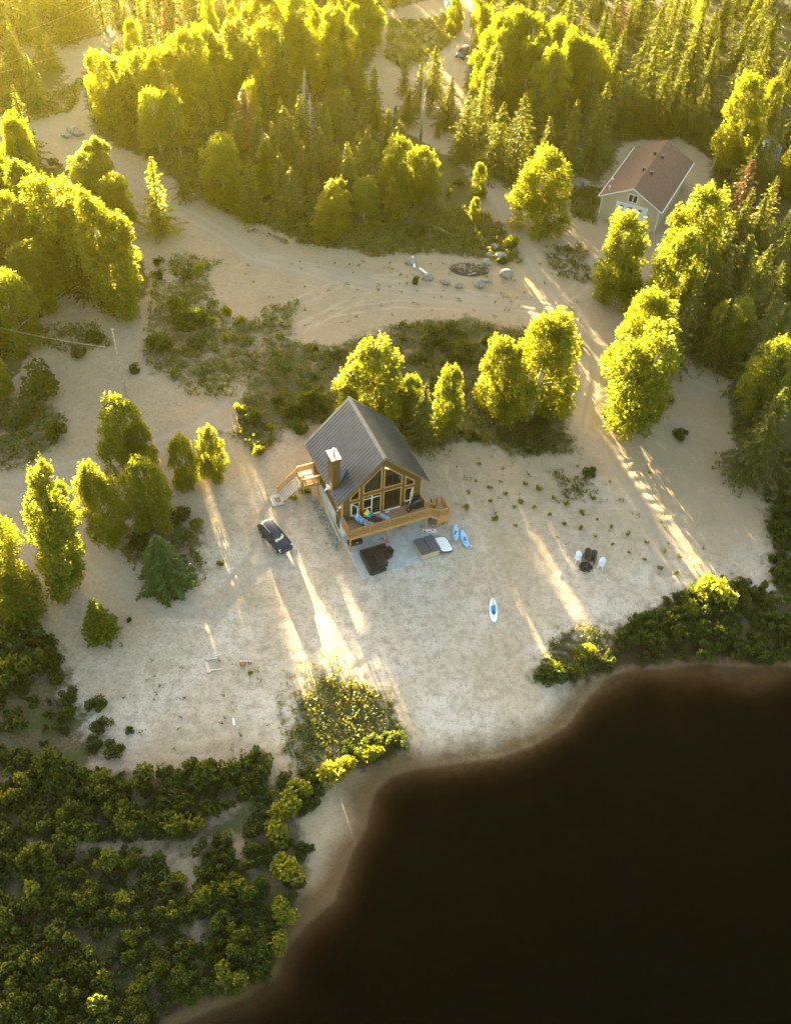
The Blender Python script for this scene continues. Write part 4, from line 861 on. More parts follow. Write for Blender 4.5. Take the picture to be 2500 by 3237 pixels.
for x_ in (2.9, 4.15, 5.8): pm.box(x_, x_+.62, -.045, -.031, 2.72, 2.98)
pm.build('pane', 'carglass', dr); MB().box(4.78, 4.82, -.036, -.031, 0, 3.35).box(6.0, 6.05, -.08, -.031, 1.3, 1.5).build('seam', 'darkmetal', dr)
wn_ = MB(); ringpoly(wn_, [(4.05, 3.85), (5.3, 3.85), (5.3, 4.95), (4.05, 4.95)], .13, -.05, -.002); wn_.box(4.62, 4.73, -.05, -.002, 3.85, 4.95)
wi = wn_.build('window', 'white', gar); MB().box(4.05, 4.62, -.02, -.001, 3.85, 4.95).box(4.73, 5.3, -.02, -.001, 3.85, 4.95).build('pane', 'carglass', wi)
sw = MB(); sw.box(GW+.002, GW+.04, 6.2, 7.3, 1.2, 2.6); swo = sw.build('side_window', 'white', gar); MB().box(GW+.041, GW+.05, 6.3, 7.2, 1.3, 2.5).build('pane', 'carglass', swo)
for u_, v_ in ((4.0, 6.3), (5.35, 6.1), (4.0, 12.3), (5.35, 12.1)):
    z_ = GR_-abs(u_-GW/2)*k_; MB().lathe([(.18, -.1), (.18, .28), (.27, .29), (.27, .5), (0, .52)], 10, (u_, v_, z_)).build('roof_vent', 'blackplastic', gro)
for u_, v_, h_ in ((.6, 1.0, .55), (.1, 4.3, .4)):
    z_ = GR_-abs(u_-GW/2)*k_; MB().tube([(u_, v_, z_-.1), (u_, v_, z_+h_)], .05, 8).lathe([(.14, 0), (.16, .16), (.03, .22)], 8, (u_, v_, z_+h_)).build('plumbing_vent', 'white', gro)
simple('barrel', 'blue plastic barrel on the grass beside the garage', 'barrel', MB().lathe([(.26, 0), (.29, .05), (.29, .28), (.31, .3), (.29, .32), (.29, .58), (.31, .6), (.29, .62), (.29, .85), (.26, .9), (.1, .9)], 16), mat('blue barrel plastic', (.03, .16, .5), .4), G(1841, 590), smooth=True)
fo = G(2395, 520); fs = thing('shed', 'grey roofed shed glimpsed among the spruces beyond the garage', 'shed', fo, R(-20))
MB().box(-2.6, 2.6, -3, 3, -.3, 2.5).build('wall', 'tan', fs); MB().prism([(-2.9, -3.3, 2.4), (0, -3.3, 3.9), (2.9, -3.3, 2.4), (2.9, -3.3, 2.25), (0, -3.3, 3.75), (-2.9, -3.3, 2.25)], (0, 6.6, 0)).build('roof', mat('blue grey roof sheet', (.1, .11, .14), .5), fs)

# ---------------------------------------------------------------- poles and cables
def pole(label, px, h_, lean=(0, 0), arm=False):
    g_ = G(*px); tt = thing('utility_pole', label, 'pole', g_)
    top = np.array([lean[0], lean[1], h_]); MB().tube([(0, 0, -.3), tuple(top*.5), tuple(top)], [.17, .145, .11], 10).build('pole', 'deadwood', tt)
    if arm: MB().tube([(.24, 0, h_-1.2), (.24, 0, h_-.4)], .2, 10).build('transformer', 'steel', tt)
    mb = MB()
    for k_ in range(2): mb.lathe([(.04, 0), (.07, .05), (.05, .12), (0, .14)], 8, (top[0]+(-.1 if k_ else .1), top[1], h_-.02))
    mb.build('insulator', 'steel', tt)
    return g_+top, tt
p1, _ = pole('weathered bare pole standing in the left clearing above the birches', (403, 1267), 10.4)
p2, _ = pole('tall pole beyond the birches at the top left road', (433, 150), 12.5)
p3, _ = pole('tall pole in front of the gravel lane at the top', (1475, 262), 9.5, (0, 0))
p4, _ = pole('slim grey pole beside the dead spruce in the middle wood', (1330, 400), 9.5)
p5, _ = pole('dark leaning pole at the wood edge behind the garage', (2242, 548), 12., (1.3, -.6))
def cable(label, a, b2, sag, r=.02, m_='deadwood', n=14):
    a = np.array(a, float); b2 = np.array(b2, float); pts = [a+(b2-a)*s_+np.array([0, 0, -sag*4*s_*(1-s_)]) for s_ in np.linspace(0, 1, n)]
    tag(MB().tube(pts, r, 5).build('cable', m_, smooth=True), label, 'cable')
pm_ = p1-np.array([0, 0, 2.6]); cable('bright taut cable running left from the bare pole in the clearing', pm_, P(0, 1035, 6.0), .3, .035)
cable('upper overhead cable crossing the top left corner', P(-60, 150, 10.), P(620, -130, 10.), .6, .022); cable('middle overhead cable crossing the top left corner', P(-60, 225, 9.), P(620, -40, 9.), .7, .016); cable('lowest overhead cable crossing above the top left road', P(-40, 240, 8.5), P(640, 10, 8.5), .8, .018)
cable('overhead cable from the lane pole across to the pole by the dead spruce', p3-[0, 0, .5], p4-[0, 0, .3], .4, .018)
cable('thin overhead cable from the lane pole over the right hand wood', p3-[0, 0, .4], P(2360, 246, 10), 1.2, .02)

# ---------------------------------------------------------------- timber, rocks and litter
def plank(label, a, b2, w_=.16, th=.06, m_='paleplank', lift=.03, zb=0., nm='plank', cat='plank', group=None):
    p = G(*a); q = G(*b2); mid = (p+q)/2; h2 = (q-p)/2; h2 = np.array([h2[0], h2[1], h2[2]+zb/2])
    o_ = MB().bar(-h2, h2, w_, th).build(nm, m_); o_.location = mid+np.array([0, 0, lift+zb/2]); return tag(o_, label, cat, group)
S7 = 900/1687.
def q7(x, y): return (x*S7, 1900+y*S7)
plank('upper of two pale planks above the plank corner on the left beach', q7(1262, 330), q7(1306, 318)); plank('longer pale plank just below the short one on the left beach', q7(1222, 347), q7(1298, 335))
plank('upright leg of the pale plank corner on the left beach', q7(1224, 365), q7(1239, 424), .3); plank('base of the pale plank corner on the left beach', q7(1243, 412), q7(1317, 402))
plank('pale plank by the rusty scrap and yellow weeds', q7(1420, 357), q7(1498, 358))
plank('white painted board standing out on the lower left sand', q7(1383, 695), q7(1389, 738), .2, .1, 'white'); plank('grey board lying in the weeds behind the left of the chalet', (902, 1378), (934, 1392), .5, .05, 'deadwood')
plank('short white stick on the sand left of the fire pit', (1765, 1818), (1774, 1812), .1, .05, 'white'); plank('short white stick on the sand below the fire pit chairs', (1917, 1832), (1923, 1837), .1, .05, 'white')
plank('short pale post among the right shore bushes', (1817, 2085), (1823, 2062), .22, .1); plank('thin pale stick at the right shore', (1787, 2094), (1798, 2097), .08, .05, 'white')
plank('upright white beam resting on a boulder by the burnt rubbish heap', (1303, 818), (1310, 848), .3, .2, 'white', .35, -.2, 'beam', 'beam'); plank('slanting white beam lying towards the boulder row', (1325, 852), (1366, 884), .3, .2, 'white', .2, .1, 'beam', 'beam')
plank('mauve beam lying below the burnt rubbish heap', (1478, 871), (1503, 866), .25, .2, mat('mauve painted wood', (.35, .25, .3), .7), .1, 0, 'beam', 'beam')
def log(label, a, b2, r=.14): 
    p = G(*a); q = G(*b2); mid = (p+q)/2; h2 = (q-p)/2; o_ = MB().tube([-h2, h2*.2+np.array([.1, .05, .04]), h2], [r, r*.8, r*.45], 8).build('fallen_log', 'deadwood', smooth=True); o_.location = mid+np.array([0, 0, r]); tag(o_, label, 'log')
log('grey fallen trunk in the meadow above the rubbish heap', (1352, 714), (1437, 752), .2); log('thin fallen trunk beside the thicker one in the meadow', (1360, 722), (1410, 742), .1)
MAT['scrap'] = mat('charred rubbish', (.06, .045, .035), .95, var=.6, scale=5)
hp = thing('rubbish_heap', 'dark burnt heap of scraps beside the boulder row', 'rubbish heap', G(1482, 852)); r9 = np.random.default_rng(9)
MB().lathe([(2.2, 0), (1.6, .18), (.8, .3), (.2, .34)], 16, (0, 0, -.03), 0, 1.35, .8).build('ash', 'scrap', hp)
for i_, m_ in enumerate(('bark', 'deadwood', 'blackplastic')):
    mb = MB()
    for k_ in range(24):
        c_ = np.array([r9.normal()*1.3, r9.normal()*.55, .28+r9.random()*.15]); d_ = np.array([*r9.normal(size=2), r9.normal()*.2]); d_ *= r9.uniform(.15, .5)/np.linalg.norm(d_); mb.bar(c_-d_, c_+d_, r9.uniform(.06, .2), .05)
    mb.build('scrap', m_, hp)['kind'] = 'stuff'
S4 = 400/1687.
for k_, (x, y, r_, lb) in enumerate(((610, 400, .75, 'pointed grey boulder in the boulder row, nearest the slanting beam'), (800, 450, .75, 'brown split boulder at the head of the sunlit streak'), (1078, 432, .95, 'broad dark grey boulder in the boulder row'), (1430, 305, 1.15, 'largest pale boulder at the right end of the row'), (1205, 380, .4, 'small boulder beside a green bush in the row'), (375, 350, .9, 'low boulder under the slanting white beam'), (160, 130, .8, 'boulder holding up the upright white beam'), (1350, 65, .95, 'long pale boulder among weeds above the row'), (1175, 145, .8, 'pinkish broken boulder above the rubbish heap'), (1190, 35, .6, 'small whitish boulder topmost in the weeds'))):
    o_ = rock(r_, 40+k_).build('boulder', 'rock'); o_.location = G(1260+x*S4, 800+y*S4)+np.array([0, 0, r_*.3]); tag(o_, lb, 'boulder', 'boulders near the rubbish heap')
for k_, (x, y, r_, lb) in enumerate(((1440+0, 780, .7, 'pale round boulder in the weeds right of the meadow'), (235, 420, 1.3, 'largest sunlit boulder at the end of the gravel road'), (250, 428, .9, 'dark boulder against the largest one by the gravel road'), (213, 432, .9, 'low boulder left of the largest one by the gravel road'), (645, 1305+70, .3, 'small white stone at the side of the tyre track'), (330, 1440, .35, 'white rubble lump beside the left track'), (698, 1364, .3, 'pale stone by the track junction'))):
    if k_ == 0: x, y = 1564, 783
    o_ = rock(r_, 60+k_).build('boulder', 'rock'); o_.location = G(x, y)+np.array([0, 0, r_*.3]); tag(o_, lb, 'boulder')
def woodpile(label, cx_, cy_, n, ang, sd):
    g_ = G(cx_, cy_); tt = thing('wood_pile', label, 'wood pile', g_, ang); r_ = np.random.default_rng(sd)
    for k_ in range(n):
        a_ = r_.normal()*.3; l_ = r_.uniform(.6, 1.5); c_ = np.array([r_.normal()*.7, r_.normal()*.3, .08+r_.random()*.3]); d_ = np.array([math.sin(a_), math.cos(a_), r_.normal()*.06])*l_
        MB().tube([c_-d_, c_+d_], [.09, .06], 7).build('branch', 'deadwood', tt)
woodpile('larger heap of grey cut wood in the left clearing', 208, 953, 22, -.3, 5); woodpile('smaller heap of sticks right of the larger wood heap', 295, 960, 8, .2, 6)
tp = MB().grid(lambda i, j: ((i-.5)*1.7, (j-.5)*1.4, .5*math.exp(-((i-.5)**2+(j-.5)**2)*7)+.12*math.sin(9*i+3*j)*math.sin(7*j+1)), 16, 14)
simple('tarpaulin', 'crumpled bright blue tarpaulin at the edge of the left birches', 'tarpaulin', tp, mat('blue tarpaulin', (.04, .25, .62), .5, var=.1), GD(69, 709)+np.array([0, 0, .1]), .5, smooth=False, solid=.02)
simple('rusty_drum', 'rusty drum lying near the blue tarpaulin', 'drum', MB().tube([(-.4, 0, .28), (.4, 0, .28)], .28, 14), mat('rusty iron', (.16, .07, .035), .85, var=.5), G(150, 1047), .5)
simple('rusty_scrap', 'rusty orange scrap of metal below the pale plank on the beach', 'scrap', MB().lathe([(.25, 0), (.3, .12), (.2, .3), (.1, .28)], 8), mat('orange rust', (.4, .15, .06), .8, var=.4), (lambda g_: g_)(G(*q7(1440, 378))))
ct = thing('camper_trailer', 'small pale camper trailer at the top of the gravel lane', 'trailer', GD(964, 20), .2)
MB().loft([[(x_, y_, z_) for y_, z_ in ((-1, .5), (1, .5), (1.05, 1.4), (.8, 2.3), (-.8, 2.3), (-1.05, 1.4))] for x_ in (-1.6, 1.3)]+[[(1.7, y_*.9, .6+(z_-.5)*.8) for y_, z_ in ((-1, .5), (1, .5), (1.05, 1.4), (.8, 2.3), (-.8, 2.3), (-1.05, 1.4))]]).build('body', 'whiteplastic', ct)
MB().box(-.8, .4, -1.09, -1.06, 1.3, 1.8).build('window', 'carglass', ct)
for y_ in (-.9, .9): MB().tube([(0, y_-.1, .32), (0, y_+.1, .32)], .32, 12).build('wheel', 'tyre', ct)
rb = MB(); r5 = np.random.default_rng(5)
for k_ in range(150):
    f_ = r5.random(); q = HW(-.55-r5.random()*.75, 6.0-f_*7.3, 0); rock(r5.uniform(.08, .2), 300+k_, rb, (q[0], q[1], float(T(q[0], q[1]))+.08))
tag(rb.build('rock_edging', 'rock'), 'strip of loose grey stones along the left foundation of the chalet', 'stones', kind='stuff')
hs = MB().tube([HW(-.25, 4.5, .75), HW(-.3, 2.5, .45), HW(-.28, 1.0, .2), HW(-.3, -.4, .12)], .05, 8)
tag(hs.build('drain_hose', mat('pale green hose', (.5, .62, .55), .5)), 'pale green drain hose along the left foundation of the chalet', 'hose')
# ---------------------------------------------------------------- vegetation: meshes of each kind (height 10 unless said)
def trunkmesh(name, pts, rad, limbs, mt):
    mb = MB(); mb.tube(pts, rad, 8)
    for a, b2, r_ in limbs: mb.tube([a, (np.array(a)+np.array(b2))/2+np.array([0, 0, .15]), b2], [r_, r_*.7, r_*.3], 5, cap=False)
    o_ = mb.build(name, mt, smooth=True); me = o_.data; bpy.data.objects.remove(o_); return me
def tomesh(name, V, F, mt):
    o_ = fmesh(name, V, F, [mt]); me = o_.data; bpy.data.objects.remove(o_); return me
def broadleaf(seed, W=5.2, base=.1, n=9000, mt='leaf_aspen', bark='birchbark', ls=.088, tall=1.0, stems=1, lob=110):
    global rng
    rng = np.random.default_rng(seed); cc = []; 
    lean = rng.normal(size=2)*.25
    tops = [(lean[0], lean[1], 10.)] if stems == 1 else [(math.cos(a)*W*.2, math.sin(a)*W*.2, 10.-1.6*i*rng.random()) for i, a in enumerate(np.linspace(rng.random()*6, rng.random()*6+2*PI*(1-1/stems), stems))]
    while len(cc) < lob*stems:
        tp_ = tops[rng.integers(stems)]; s_ = rng.random()**.9; z = (base+(1-base)*s_)*tp_[2]; Wl = W*(1 if stems == 1 else .66)
        rm = (Wl/2-.55)*math.sqrt(max(.04, 1-((s_-.36)/.68)**2))
        a = rng.random()*2*PI; q = rng.random()**.42
        cc.append((tp_[0]*(z/tp_[2])**.6+rm*q*math.cos(a), tp_[1]*(z/tp_[2])**.6+rm*q*math.sin(a), min(z, tp_[2]-.45), (.36+.38*rng.random())*(1-.2*s_)*(Wl/5)**.7))
    for tp_ in tops: cc.append((tp_[0], tp_[1], tp_[2]-.35, .38))
    cc = np.array(cc); wts = cc[:, 3]**2; k = rng.choice(len(cc), n, p=wts/wts.sum())
    d = rng.normal(size=(n, 3)); d /= np.linalg.norm(d, axis=1)[:, None]; d[:, :2] *= (.86-.42*d[:, 2:3]); d[:, 2] = np.where(d[:, 2] > 0, d[:, 2]*1.9, d[:, 2]*1.1)
    rr = cc[k, 3]*(.3+.8*rng.random(n)**.4)*(1+.3*np.sin(d[:, 0]*7+k)*np.cos(d[:, 1]*6+k*2))
    c = cc[k, :3]+d*rr[:, None]; c[:, 2] += np.where(rng.random(n) < .25, rng.random(n)**2*.55, 0); c[:, 2] = np.maximum(c[:, 2], .15)
    V, F = leafquads(c, ls*(.7+.6*rng.random(n)), .5, .62)
    crown = tomesh('crown', V, F, mt)
    limbs = []
    for i in rng.choice(len(cc), min(26, len(cc)), replace=False):
        tp_ = tops[0] if stems == 1 else min(tops, key=lambda q: (q[0]-cc[i, 0])**2+(q[1]-cc[i, 1])**2)
        zz = max(.6, cc[i, 2]*.72); limbs.append(((tp_[0]*zz/tp_[2], tp_[1]*zz/tp_[2], zz), tuple(cc[i, :3]), .035))
    for tp_ in tops[1:]: limbs.append(((0, 0, .2), (tp_[0]*.9, tp_[1]*.9, tp_[2]*.92), .11))
    tk = trunkmesh('trunk', [(0, 0, -.3), (lean[0]*.2, lean[1]*.2, 3), (tops[0][0]*.7, tops[0][1]*.7, 6.5), (tops[0][0], tops[0][1], 9.6)], [.17, .13, .08, .03], limbs, bark)
    return tk, crown
def conifer(seed, Rb=1.75, mt='leaf_spruce', sparse=1., base=.03, droop=.35, jag=.22, nb=9, quads=7, qs=.17, n_wh=34, up=0.):
    global rng
    rng = np.random.default_rng(seed); cs = []; ss = []; bx = []; limbs = []
    A = []; B = []
    for w_ in range(n_wh):
        f = w_/(n_wh-1); z = 10*(base+(1-base)*f**.95); r = Rb*(1-f)**.82+.06
        nbr = max(4, int(nb*(.45+.55*(1-f))*sparse)); a0 = rng.random()*6.3
        for j in range(nbr):
            a = a0+2*PI*j/nbr+rng.normal()*.15; rr = r*(1+rng.normal()*jag); dz = -droop*rr*(.6+.4*(1-f))+up*rr
            n = max(2, int(quads*rr/Rb)+2)
            if rng.random() < .25: limbs.append(((0, 0, z), (rr*.9*math.cos(a), rr*.9*math.sin(a), z+dz*.9), .02))
            for q in range(n):
                g = (q+.6)/n; sp_ = .33*(1-g)*rr+.05
                for sd in (-1, 0, 1):
                    if sd and rng.random() < .2: continue
                    p = np.array([g*rr*math.cos(a), g*rr*math.sin(a), z+dz*g**1.4-.04*abs(sd)])+np.array([-math.sin(a), math.cos(a), 0])*sd*sp_*.7+rng.normal(size=3)*.04
                    dr_ = np.array([math.cos(a+sd*.7), math.sin(a+sd*.7), (dz/rr)*1.1+rng.normal()*.25]); cs.append(p); A.append(dr_); ss.append(qs*(.75+.5*rng.random()))
    cs = np.array(cs); A = np.array(A); A /= np.linalg.norm(A, axis=1)[:, None]; n = len(cs)
    nn = rng.normal(size=(n, 3))*.55; nn[:, 2] += 1; Bv = np.cross(nn, A); Bv /= np.linalg.norm(Bv, axis=1)[:, None]; s = np.array(ss)[:, None]
    V = np.stack([cs+A*s*1.25, cs+Bv*s*.5, cs-A*s*1.0, cs-Bv*s*.5], 1).reshape(-1, 3); F = np.arange(n*4).reshape(n, 4)
    return trunkmesh('trunk', [(0, 0, -.3), (0, 0, 5), (0, 0, 9.8)], [.15, .09, .02], limbs[:90], 'bark' if mt != 'dead' else 'deadwood'), (tomesh('crown', V, F, mt) if mt != 'dead' else None)
def deadspruce(seed):
    r_ = np.random.default_rng(seed); limbs = []
    for k_ in range(150):
        f = r_.random()**.8; z = 1.5+8*f; a = r_.random()*6.3; l_ = (1.25*(1-f)+.2)*r_.uniform(.5, 1.1); limbs.append(((0, 0, z), (l_*math.cos(a), l_*math.sin(a), z-l_*.35), .018))
    tk = trunkmesh('trunk', [(0, 0, -.3), (0, 0, 5), (0, 0, 9.8)], [.14, .09, .02], [], 'deadwood')
    mb = MB()
    for a_, b_2, r__ in limbs: mb.tube([a_, b_2], [.028, .012], 4, cap=False)
    o_ = mb.build('branches', 'deadwood'); me = o_.data; bpy.data.objects.remove(o_); return tk, me
def shrubmesh(seed, n=1100, mt='leaf_shrub', ls=.09, flat=.8, lob=9):    # radius ~1, height ~1.2
    global rng
    rng = np.random.default_rng(seed); a = rng.random(lob)*2*PI; q = rng.random(lob)**.6*.68
    cc = np.stack([q*np.cos(a), q*np.sin(a), .28+.62*flat*rng.random(lob)*(1-.45*q)], 1); cr_ = .25+.18*rng.random(lob)
    k = rng.integers(lob, size=n); d = rng.normal(size=(n, 3)); d /= np.linalg.norm(d, axis=1)[:, None]
    c = cc[k]+d*(cr_[k]*(.45+.6*rng.random(n)**.5))[:, None]; c[:, 2] = np.maximum(c[:, 2], .03)
    V, F = leafquads(c, ls*(.7+.7*rng.random(n)), .6, .62); me = tomesh('foliage', V, F, mt)
    mb = MB()
    for i in range(lob): mb.tube([(0, 0, -.1), tuple(cc[i]*np.array([.5, .5, .5])), tuple(cc[i])], [.03, .022, .01], 5, cap=False)
    o_ = mb.build('stem', 'bark'); sm = o_.data; bpy.data.objects.remove(o_); return sm, me
ASPEN = [broadleaf(100+i, W=5.0+.4*(i % 3), base=.04+.03*(i % 2), n=30000) for i in range(4)]
POPLAR = [broadleaf(120+i, W=4.0+.3*i, base=.05, n=25000) for i in range(3)]
MULTI = [broadleaf(140+i, W=5.6, base=.06, n=31000, stems=2+i % 2, lob=70) for i in range(3)]
BIRCH = [broadleaf(160+i, W=4.4, base=.25, n=16000, mt='leaf_birch', ls=.08) for i in range(3)]
SPRUCE = [conifer(200+i, Rb=1.95+.25*(i % 4), jag=.22+.06*(i % 3), droop=.22+.09*(i % 3), sparse=(1, .8, 1.1, .7)[i % 4], base=.02+.05*(i % 3), n_wh=(34, 30, 38)[i % 3]) for i in range(8)]
BROWNSP = [conifer(220+i, Rb=1.5, mt='leaf_brown', sparse=.75, jag=.3) for i in range(2)]
REDSP = [conifer(225, Rb=1.0, mt='leaf_red', sparse=.7)]
BLUESP = [conifer(230+i, Rb=2.6, mt='leaf_blue', n_wh=26, nb=13, quads=8, qs=.26) for i in range(2)]
LARCH = [conifer(240, Rb=2.3, mt='leaf_larch_sunlit', sparse=.8, droop=.1, jag=.35, up=.15, n_wh=28, quads=9, qs=.2)]
CEDAR = [conifer(250+i, Rb=2.1, mt='leaf_birch', n_wh=26, nb=13, droop=-.25, qs=.24, jag=.12) for i in range(2)]
DEADSP = [deadspruce(260+i) for i in range(2)]
SHRUB = [shrubmesh(300+i) for i in range(4)]
SMALL = [shrubmesh(320+i, n=300, ls=.12, flat=1.2, lob=5, mt='leaf_birch') for i in range(3)]
YELLOW_SUNLIT = [shrubmesh(330+i, n=700, mt='leaf_larch_sunlit', ls=.1) for i in range(2)]  # yellow-green leaves; their brightness also paints sunlight onto thicket and spit bushes
KINDS = dict(aspen=(ASPEN, 'aspen_tree'), poplar=(POPLAR, 'poplar_tree'), multi=(MULTI, 'aspen_tree'), birch=(BIRCH, 'birch_tree'), spruce=(SPRUCE, 'spruce_tree'), brown=(BROWNSP, 'spruce_tree'), red=(REDSP, 'spruce_tree'), blue=(BLUESP, 'spruce_tree'), larch=(LARCH, 'larch_tree'), cedar=(CEDAR, 'conifer_tree'), dead=(DEADSP, 'dead_spruce'))
NOMW = {}
for k_, (vs_, nm) in KINDS.items():
    r_ = []
    for tk_, cr_ in vs_:
        c_ = np.zeros(len(cr_.vertices)*3, np.float32); cr_.vertices.foreach_get('co', c_); r_.append(2*np.percentile(np.abs(c_.reshape(-1, 3)[:, 0]), 95))
    NOMW[k_] = float(np.mean(r_))
GARP = polyD([(1255,500),(1270,300),(1440,280),(1530,325),(1530,420),(1425,540)], 1.)
PROT = [(950,1003,88,128), (815,905,38,112), (900,985,20,95), (944,986,4,36), (110,195,105,165), (70,185,215,292), (1285,1500,302,440), (1300,1392,405,482), (1225,1262,380,402)]
def hides(p, h, r, con):
    sx, sy, k_ = proj(p); tx_, ty_, _k = proj(np.array(p)+[0, 0, h]); x_, y0_, y1_ = (sx+tx_)/2/D2S, ty_/D2S, sy/D2S; hw_ = r*FPX/k_/D2S*(.6 if con else .9)
    return any(x_+hw_ > a and x_-hw_ < b and y0_ < d_ and y1_ > c_ and y1_ > d_-6 for a, b, c_, d_ in PROT)
TREES = []; rt = random.Random(3)
SUNLIT = []            # clearings stay open where the evening sun reaches the sand
for pts, hw in (([(440,1130),(455,1220),(472,1300),(492,1370)], 8), ([(505,850),(520,980),(548,1090),(572,1180),(603,1290),(620,1330)], 15), ([(625,1090),(650,1170),(690,1270),(720,1370),(760,1430)], 26), ([(985,592),(1010,635),(1030,670)], 4), ([(1115,590),(1140,640),(1170,680)], 12),
 ([(1098,520),(1150,590),(1200,640),(1245,690),(1285,760)], 9), ([(1322,935),(1350,990),(1390,1050),(1420,1120)], 26), ([(1095,1060),(1140,1130),(1190,1240)], 6), ([(735,1690),(720,1760),(690,1830)], 18), ([(690,1480),(700,1560)], 40), ([(1120,1580)], 10), ([(1250,1000)], 6)):
    for x, y in pts:
        for dx in (-hw, 0, hw): SUNLIT.append(GD(x+dx, y))
for q in (HW(-1.1, 7.3, 2.7), HW(-3., 7.5, 1.8), HW(10.9, -1., 1.6), HW(10.2, 2., .5)): SUNLIT.append(q)
for x, y in ((690,1650),(640,1690),(610,1735),(585,1790),(600,1850),(600,1900),(590,1960),(585,2020),(560,2075),(790,1600),(735,1635),(270,1930),(385,1890),(90,1850),(300,2100),(380,2080),(1240,1390),(1520,1260),(1470,1290)):
    q = GD(x, y); SUNLIT.append(q+np.array([0, 0, 1.3]))
SUNLIT = np.array(SUNLIT); SH = np.array([SDIR.x, SDIR.y])/math.hypot(SDIR.x, SDIR.y); TANE = math.tan(SUN_EL)
def blocks(p, h, r, con):
    d = p[:2]-SUNLIT[:, :2]; al = d@SH; pe = np.abs(d[:, 0]*SH[1]-d[:, 1]*SH[0]); z = SUNLIT[:, 2]+al*TANE-p[2]; f = z/h
    prof = np.where(f < 1, (1-f)*1.05 if con else np.where(f < .75, 1, np.sqrt(np.clip(1-((f-.75)/.25)**2, 0, 1))*.9), 0)
    return int(np.sum((al > 2) & (z > -.5) & (f < 1) & (pe < r*prof+.15)))
def putthing(name, meshes, names, loc, rz, sc3, label=None, cat=None, group=None):
    tt = thing(name, label, cat, loc, rz, group); tt.scale = sc3
    for me, nm in zip(meshes, names):
        if me is None: continue
        c_ = bpy.data.objects.new(nm, me); COL.objects.link(c_); c_.parent = tt
    return tt
def tree(kind, tx, ty, bx=None, by=None, h=None, w=None, label=None, group=None):   # photo positions, in 1687-wide pixels
    if bx is not None:
        p = GD(bx, by); lo, hi = .5, 40.
        for _ in range(30):
            md = (lo+hi)/2
            if proj(p+[0, 0, md])[1] > ty*D2S: lo = md
            else: hi = md
        h = lo
    else:
        best = None
        rw_ = lambda hh_: (w/2*D2S*np.linalg.norm(GD(tx, ty, hh_)-np.array([0, 0, CAMH]))/FPX) if w else NOMW[kind]*hh_/20
        for hh_ in (h, h-1, h+1, h-2, h+2, h-3, h+3, h-4.5, h-6):
            p = GD(tx, ty, hh_); n_ = 20*inside(GARP, p[0:1], p[1:2])[0]+20*hides(p, hh_, rw_(hh_), kind not in ('aspen', 'multi', 'poplar'))+blocks(p, hh_, NOMW[kind]*hh_/20*.9, kind not in ('aspen', 'multi', 'poplar'))
            if best is None or n_ < best[0]: best = (n_, p, hh_)
            if n_ == 0: break
        n_, p, h = best
        if n_ > 3: return None
    vs_, nm = KINDS[kind]; var = vs_[rt.randrange(len(vs_))]; s_ = h/10
    k_ = proj(p+[0, 0, h/2])[2]; wm_ = (w*.93*D2S*k_/FPX) if w else NOMW[kind]*s_*rt.uniform(.85, 1.15)
    sx = wm_/NOMW[kind]*(rt.uniform(.85, 1.3) if kind == 'spruce' and not w else 1)
    tt = putthing(nm, var, ('trunk', 'crown') if kind != 'dead' else ('trunk', 'branches'), p, rt.random()*6.28, (sx, sx, s_), label, 'tree', group); tt.rotation_euler = (rt.gauss(0, .028), rt.gauss(0, .028), tt.rotation_euler[2])
    TREES.append((tt, kind, p, h, label is not None)); return tt
